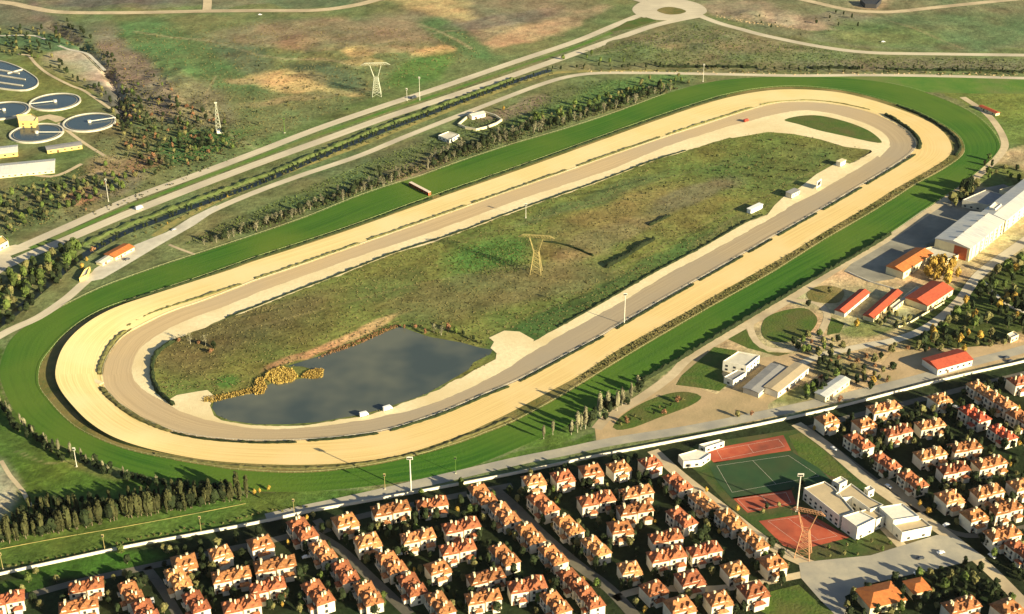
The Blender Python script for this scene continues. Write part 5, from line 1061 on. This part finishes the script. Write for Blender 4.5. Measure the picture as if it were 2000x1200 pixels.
# rubble heaps along the far road
def rocks(pts, n, label, seed):
    rnd = random.Random(seed); P = resample(smooth(gpts(pts), False, 5), n, False); mb = MB()
    for p in P:
        for _ in range(2):
            c = p+Vector((rnd.gauss(0, 4), rnd.gauss(0, 2.5), 0)); r_ = rnd.uniform(.5, 1.3); i = len(mb.v)
            for k in range(5): a = k*1.256+rnd.random()*.5; mb.v.append((c.x+r_*1.5*math.cos(a), c.y+r_*math.sin(a), -.1))
            mb.v.append((c.x+rnd.uniform(-.4, .4), c.y, r_*.9))
            for k in range(5): mb.f.append((i+k, i+(k+1) % 5, i+5))
    mb.build('rubble', M['dirt'], label=label, cat='rubble', kind='stuff')
rocks([(1150,140),(1250,141),(1400,142),(1550,144),(1750,144),(1990,147)], 60, 'pale rubble heaps strewn along the far side of the service road', 3)
rocks([(1400,32),(1470,45),(1520,50),(1570,60)], 45, 'pale rubble on the rough ground right of the roundabout', 4)
gabled('bend_shed', (1912,208), (1945,222), 6, 3, 1, M['cream'], M['roofred'], 'long low red shed outside the top of the right-hand bend', 'shed', win=3, away=1)

# school
flat_block('school_wing', [(1570,955),(1610,942),(1630,955),(1655,985),(1668,1000),(1640,1010)], 9, M['white'], M['tanroof'], 'long school wing with tan roof on the pitch side', win=(2, 5))
flat_block('school_wing', [(1632,966),(1662,946),(1700,975),(1725,988),(1700,997),(1665,972),(1645,974)], 9.5, M['white'], M['tanroof'], 'school wing with tan roof on the street side', win=(2, 5))
flat_block('school_hall', [(1645,1010),(1678,1000),(1710,1015),(1675,1032)], 10, M['white'], M['white'], 'bright white hall at the lower corner of the school', win=(1, 8))
flat_block('school_hall', [(1680,1000),(1700,994),(1728,1010),(1712,1017)], 8, M['white'], M['tanroof'], 'tan roofed link block beside the white school hall', win=(1, 6))
flat_block('sports_hall', [(1717,992),(1762,985),(1795,1010),(1745,1018)], 10, M['white'], M['white'], 'big white flat-roofed sports hall right of the school', win=(1, 12))
flat_block('lower_hall', [(1745,1026),(1800,1014),(1820,1030),(1762,1042)], 7, M['white'], M['tanroof'], 'lower white front block of the sports hall', win=(1, 10))
flat_block('school_kiosk', [(1625,940),(1642,932),(1655,940),(1640,948)], 5, M['white'], M['white'], 'small white block at the top corner of the school, left one', win=(1, 5))
flat_block('school_kiosk', [(1688,955),(1700,950),(1708,957),(1696,962)], 5, M['white'], M['white'], 'small white block behind the school on the street side, right one', win=(1, 5))
flat_block('changing_rooms', [(1325,890),(1360,880),(1388,888),(1370,900),(1335,903)], 5, M['white'], M['white'], 'white flat block at the top left corner of the sports ground', win=(1, 5))
flat_block('changing_rooms', [(1365,870),(1405,860),(1415,864),(1378,876)], 4, M['white'], M['white'], 'narrow white block between the wall and the upper clay court', win=(1, 5))
gabled('clubhouse', (1700,1188), (1770,1172), 18, 6, 3, M['cream'], M['rooforange'], 'large bright orange roofed clubhouse at the bottom right', win=4, gable=.2)
gabled('clubhouse_wing', (1785,1160), (1820,1152), 12, 5, 2, M['cream'], M['rooforange'], 'small orange roofed wing behind the bottom right clubhouse', win=2, gable=.2)

# ------------------------------------------------------------------ villas
def villa_parts(kind_, roof, seed):
    rnd = random.Random(seed); parts = []; V = Vector
    W, Rf, Ch, Wn = MB(), MB(), [], []
    if kind_ == 'twin': blocks = [(-10.5, -.6, -5.2, 5.0, 7.2, 2.7), (.3, 10.2, -4.2, 6.0, 7.0, 2.9)]; small = [(-6.5, -2.6, -8.0, -5.2, 3.4, 1.2), (4.0, 8.5, -7.2, -4.2, 3.4, 1.2)]; cross = [(-3, 3, -2.5, 3.5, 6.6, 2.1)]
    elif kind_ == 'row': blocks = [(-9.5, -.8, -5.4, 4.6, 7.2, 2.7), (.0, 9.0, -4.0, 6.0, 6.6, 2.7)]; small = [(-11.5, -9.5, -3, 3, 3.6, 1.0), (2.0, 6.0, -6.8, -4.0, 3.2, 1.0)]; cross = [(-3, 2.5, -3, 3, 7.0, 1.9)]
    else: blocks = [(-6.2, 6.2, -5.6, 5.6, 7.4, 3.2)]; small = [(-3, 3, -8.0, -5.6, 3.6, 1.3)]; cross = [(1.4, 6.4, -6.6, -1.5, 6.2, 2.2)]
    for x0, x1, y0, y1, z, h in blocks+small+cross:
        W.box((x0+x1)/2, (y0+y1)/2, 0, x1-x0, y1-y0, z); Rf.hip(x0, x1, y0, y1, z+.26, h, .55, rnd.choice([0, 0, .5]))
    for x0, x1, y0, y1, z, h in blocks:
        for sx in ((.25, .75) if kind_ != 'single' else (.2, .5, .8)):
            cx = x0+(x1-x0)*sx+rnd.uniform(-.5, .5); hz_ = rnd.uniform(1.0, 1.7); ww = rnd.uniform(1.0, 1.5); Rf.hip(cx-ww, cx+ww, y0+.4, y0+3.4, z+hz_+.3, 1.1, .25); W.box(cx, y0+1.9, z, ww*1.8, 2.8, hz_+.25)
        for sy in (.3, .75):
            cy = y0+(y1-y0)*sy; Rf.hip(x1-2.6, x1-.2, cy-1.1, cy+1.1, z+1.2, 1.0, .2); W.box(x1-1.5, cy, z, 2.2, 1.9, 1.2); Rf.hip(x0+.2, x0+2.6, cy-1.1, cy+1.1, z+1.2, 1.0, .2)
        c2 = MB(); c2.box(x0+(x1-x0)*rnd.uniform(.2, .8), (y0+y1)/2-.6, z+1.2, .8, .8, 3.4); Ch.append(c2)
        c = MB(); c.box(x0+(x1-x0)*rnd.uniform(.3, .7), (y0+y1)/2+1.3, z+.8, 1.0, 1.0, 3.0); c.box(c.v[0][0]+.5, c.v[0][1]+.5, z+3.8, 1.3, 1.3, .25); Ch.append(c)
        k = 2 if kind_ != 'single' else 3
        for i in range(k):
            for r_ in (1.0, 4.3):
                cx = x0+(x1-x0)*(i+.5)/k; q = MB(); q.box(cx, y0-.02, r_, 1.6, .12, 1.6); q.box(cx, y0-.06, r_-.2, 1.9, .22, .12); Wn.append(q)
    x1 = blocks[-1][1]; y0, y1 = blocks[-1][2:4]
    for r_ in (1.0, 4.3): q = MB(); q.box(x1+.02, (y0+y1)/2, r_, .12, 1.7, 1.6); q.box(x1+.06, (y0+y1)/2, r_-.2, .22, 2.0, .12); Wn.append(q)
    B = MB(); bx0, bx1, by = blocks[0][0], blocks[0][1], blocks[0][2]; B.box((bx0+bx1)/2, by-.8, 3.5, (bx1-bx0)*.5, 1.6, .3); B.box((bx0+bx1)/2, by-1.5, 3.8, (bx1-bx0)*.5, .12, .9)
    D = MB(); D.box(bx0+1.2, by-.03, 0, 1.1, .1, 2.2)
    return dict(walls=W.mesh('walls', M['villawall']), roof=Rf.mesh('roof', M[roof]), balcony=B.mesh('balcony', M['villawall']), door=D.mesh('door', M['door']), chimney=[c.mesh('chimney', M['cream']) for c in Ch], window=[c.mesh('window', M['glass']) for c in Wn])
VP = {}
for i, k in enumerate(('twin', 'row', 'single')):
    for j, r_ in enumerate(('roof1', 'roof2', 'roof3', 'roofred')): VP[(k, r_)] = villa_parts(k, r_, 10*i+j)
HOUSES = []; HOUSE_DESC = []
def villa(x, y, k, roof, label, rz):
    p = g(x, y+13); e = empty({'twin': 'twin_villa', 'row': 'terraced_villa', 'single': 'villa'}[k], p, rz, label=label, cat='villa', group='villas of the estate'); s = random.uniform(.98, 1.14); e.scale = (s*random.uniform(.96, 1.06), s, s*random.uniform(1.02, 1.16)); V_ = VP[(k, roof)]
    HOUSES.append(p)
    inst('walls', V_['walls'], e); ro = inst('roof', V_['roof'], e); inst('balcony', V_['balcony'], e); inst('door', V_['door'], e)
    for c in V_['chimney']: inst('chimney', c, ro)
    for w_ in V_['window']: inst('window', w_, e)
YA, YB = R(17), R(-64)
ROWS = [
 ('lower left corner', [(15,1178,'A'),(172,1150,'A'),(158,1192,'A')]),
 ('pair near the lower left corner', [(258,1163,'B'),(287,1203,'B')]),
 ('column right of first side street', [(362,1105,'S'),(350,1138,'B'),(385,1183,'B')]),
 ('second column right of first side street', [(432,1086,'S'),(455,1131,'A'),(475,1190,'A')]),
 ('second column left of second side street', [(510,1067,'S'),(540,1112,'A'),(525,1153,'A')]),
 ('left side of second side street', [(592,1043,'B'),(632,1083,'B'),(675,1125,'B'),(720,1167,'B')]),
 ('right side of second side street', [(675,1026,'S'),(718,1065,'S'),(765,1108,'B'),(805,1150,'B'),(860,1186,'B')]),
 ('behind the left side of second side street', [(622,1168,'B')]),
 ('facing the wall below the thick mast', [(765,1002,'A'),(845,988,'A')]),
 ('block between second and third side streets', [(818,1055,'A'),(902,1035,'A'),(895,1078,'A'),(855,1116,'S'),(985,1092,'B'),(950,1133,'A'),(945,1173,'A'),(1030,1153,'A'),(1085,1186,'B')]),
 ('left side of third side street', [(942,973,'B'),(985,1011,'B'),(1035,1050,'B'),(1080,1090,'B'),(1117,1138,'B'),(1152,1176,'B')]),
 ('right side of third side street', [(1042,943,'S'),(1060,992,'B'),(1110,1033,'B'),(1163,1075,'B'),(1228,1117,'S'),(1275,1157,'S')]),
 ('row of single villas along the wall', [(1098,936,'S'),(1153,927,'S'),(1207,917,'S'),(1268,909,'S')]),
 ('block left of the pale street', [(1165,982,'A'),(1243,966,'A'),(1240,1002,'A'),(1210,1038,'S'),(1330,1018,'B'),(1300,1055,'A'),(1302,1093,'A'),(1375,1080,'A')]),
 ('left side of the pale street', [(1322,948,'B'),(1373,985,'B'),(1425,1022,'B'),(1470,1062,'B'),(1505,1105,'S')]),
 ('bottom group left of the triangular lawn', [(1345,1138,'S'),(1432,1118,'S'),(1400,1178,'S'),(1468,1163,'S'),(1325,1192,'S')]),
 ('street side opposite the school', [(1612,826,'S'),(1675,868,'B'),(1727,907,'B'),(1780,943,'B'),(1850,980,'S'),(1898,1014,'S'),(1955,1050,'A'),(1992,1082,'B')]),
 ('by the wall right of the pitch', [(1685,833,'S'),(1725,802,'A'),(1750,847,'A')]),
 ('column left of the red roofed pair', [(1832,784,'S'),(1815,833,'A'),(1815,892,'A'),(1860,922,'A')]),
 ('right edge above the grey square', [(1882,880,'A'),(1930,909,'A'),(1925,967,'A'),(1960,999,'A'),(1988,954,'S')]),
 ('red roofed pair', [(1900,816,'BR'),(1955,850,'BR')]),
 ('upper right cluster by the wall', [(1914,766,'B'),(1950,790,'B'),(1986,750,'S'),(1994,822,'B')]),
 ('corner below the bottom right grove', [(1875,1190,'A'),(1962,1196,'S')]),
]
ST = {'A': 'twin', 'B': 'row', 'S': 'single', 'BR': 'row'}; RN = {'roof1': 'orange', 'roof2': 'brown-orange', 'roof3': 'ochre', 'roofred': 'red'}
for desc, hs in ROWS:
    for i, (x, y, t) in enumerate(hs):
        rf = 'roofred' if t == 'BR' else random.choice(['roof1', 'roof1', 'roof2', 'roof3']) if t != 'B' else random.choice(['roof1', 'roof3', 'roof2'])
        tp = {'A': 'wide twin villa', 'B': 'stepped villa', 'S': 'square villa', 'BR': 'stepped villa'}[t]
        which = 'only one' if len(hs) == 1 else '%s from the %s' % (ORD[i], 'left' if desc.startswith(('row of single', 'facing')) else 'top')
        lab = '%s-roofed %s, %s, %s' % (RN[rf], tp, which, desc)
        ws = lab.split()
        HOUSE_DESC.append((g(x, y+13), ('villa %s of %s' % (ORD[i], desc)) if len(hs) > 1 else 'villa '+desc))
        villa(x, y, ST[t], rf, ' '.join(ws[:20]), (YA if t == 'A' else YB if t in ('B', 'BR') else random.choice([YA, YA+R(8)]))+random.uniform(-.06, .06))
# dark garden trees of the estate
stpts = []
for s in [[(0,1180),(140,1140),(300,1105),(520,1058),(700,1010),(860,975),(1000,948)], [(285,1108),(320,1155),(355,1215)], [(590,1030),(660,1070),(720,1125),(800,1200)], [(965,955),(1060,1045),(1130,1105),(1190,1150),(1250,1215)], [(1275,880),(1420,1000),(1570,1098),(1640,1120)], [(1200,1170),(1400,1150),(1640,1105)], [(1555,828),(1690,935),(1850,1045),(2010,1190)], [(1560,842),(1800,780),(2060,715)], [(1720,945),(1860,1040),(2060,1010)]]:
    stpts += smooth(gpts(s), False, 4)
def av(p): return any((p-q).length < 9.0 for q in HOUSES) or any((p-q).length < 4.5 for q in stpts)
LE = {'evergreen_tree': 'dark evergreen', 'bushy_tree': 'green garden tree between the villas', 'golden_tree': 'golden garden tree between the villas', 'olive_tree': 'olive garden tree between the villas'}
scatter(['evergreen_tree']*5+['olive_tree'], [(0,1150),(330,1080),(960,950),(1280,890),(1480,1050),(1560,1110),(1480,1200),(0,1200)], 250, LE, 'garden trees of the estate', .85, av, 4, nm=('garden_tree', 'estate_tree'))
scatter(['evergreen_tree']*5+['olive_tree'], [(1590,840),(2010,725),(2010,1150),(1870,1030),(1700,920)], 130, LE, 'garden trees of the estate', .85, av, 4, nm=('garden_tree', 'estate_tree'))
scatter(['golden_tree'], [(300,1100),(960,950),(1280,890),(1480,1050),(1500,1200),(300,1200)], 34, LE, 'garden trees of the estate', .5, av, 10)
scatter(['bushy_tree', 'olive_tree'], [(0,1120),(960,940),(1280,890),(1560,1110),(1480,1200),(0,1200)], 50, LE, 'garden trees of the estate', .7, av, 7)
scatter(['bushy_tree', 'olive_tree', 'golden_tree'], [(1590,840),(2010,725),(2010,1150),(1870,1030),(1700,920)], 30, LE, 'garden trees of the estate', .6, av, 7)
for x, y in [(1590,842),(600,1018),(1380,962),(1440,1000),(1795,990),(1812,1005)]: tree('golden_tree', x, y, .6, 'golden garden tree between the villas', 'garden trees of the estate')
scatter(['evergreen_tree', 'evergreen_tree', 'bushy_tree', 'olive_tree'], [(1650,1175),(1700,1145),(1790,1128),(1880,1105),(1920,1110),(1990,1185),(1960,1180),(1850,1190),(1780,1200),(1660,1210)], 60, 'tree in the dark grove below the grey square', 'trees in the grove by the clubhouse', .8, av, 6)
scatter(['evergreen_tree', 'olive_tree'], [(1240,905),(1330,880),(1360,910),(1340,925)], 0, '', None)
scatter(['evergreen_tree'], [(1560,945),(1590,960),(1640,1012),(1620,1012),(1560,960)], 9, 'dark tree between the school and the clay courts', 'trees beside the school', .6, None, 5)
scatter(['bushy_tree', 'olive_tree'], [(1600,1070),(1740,1050),(1740,1080),(1610,1095)], 9, 'small green tree on the lawn below the school hall', 'trees on the school lawn', .4, None, 8)
scatter(['shrub'], [(0,1095),(300,1040),(480,1010),(470,1000),(250,1030),(0,1080)], 0, '', None)
row('olive_shrub', [(-5,1112),(110,1090),(250,1058),(400,1028),(520,1002),(600,990)], 50, 'pale yellow shrub in the strip just behind the white boundary wall', 'shrubs behind the boundary wall', .55, 1)
# labels: tell row-mates apart by their place in the row
TEN = ['', '', 'twent', 'thirt', 'fort', 'fift', 'sixt', 'sevent', 'eight', 'ninet']
def ordw(n):
    if n >= 100: return ('one-hundred-and-'+ordw(n-100)) if n > 100 else 'hundredth'
    if n < 20: return (['', 'first', 'second', 'third', 'fourth', 'fifth', 'sixth', 'seventh', 'eighth', 'ninth', 'tenth', 'eleventh', 'twelfth']+[x+'teenth' for x in ('thir', 'four', 'fif', 'six', 'seven', 'eigh', 'nine')])[n]
    return TEN[n//10]+'ieth' if n % 10 == 0 else TEN[n//10]+'y-'+ordw(n % 10)
BY = {}
for o in bpy.data.objects:
    if o.parent is None and o.get('label') and not o.get('kind'): BY.setdefault(o['label'], []).append(o)
for lb, os_ in BY.items():
    if len(os_) < 2: continue
    os_.sort(key=lambda o: float(topx(np.array(o.location.x), np.array(o.location.y))[0]))
    for i, o in enumerate(os_): o['label'] = lb+', '+ordw(i+1)+' from left'
print('trees', CNT, 'objects', len(bpy.data.objects))
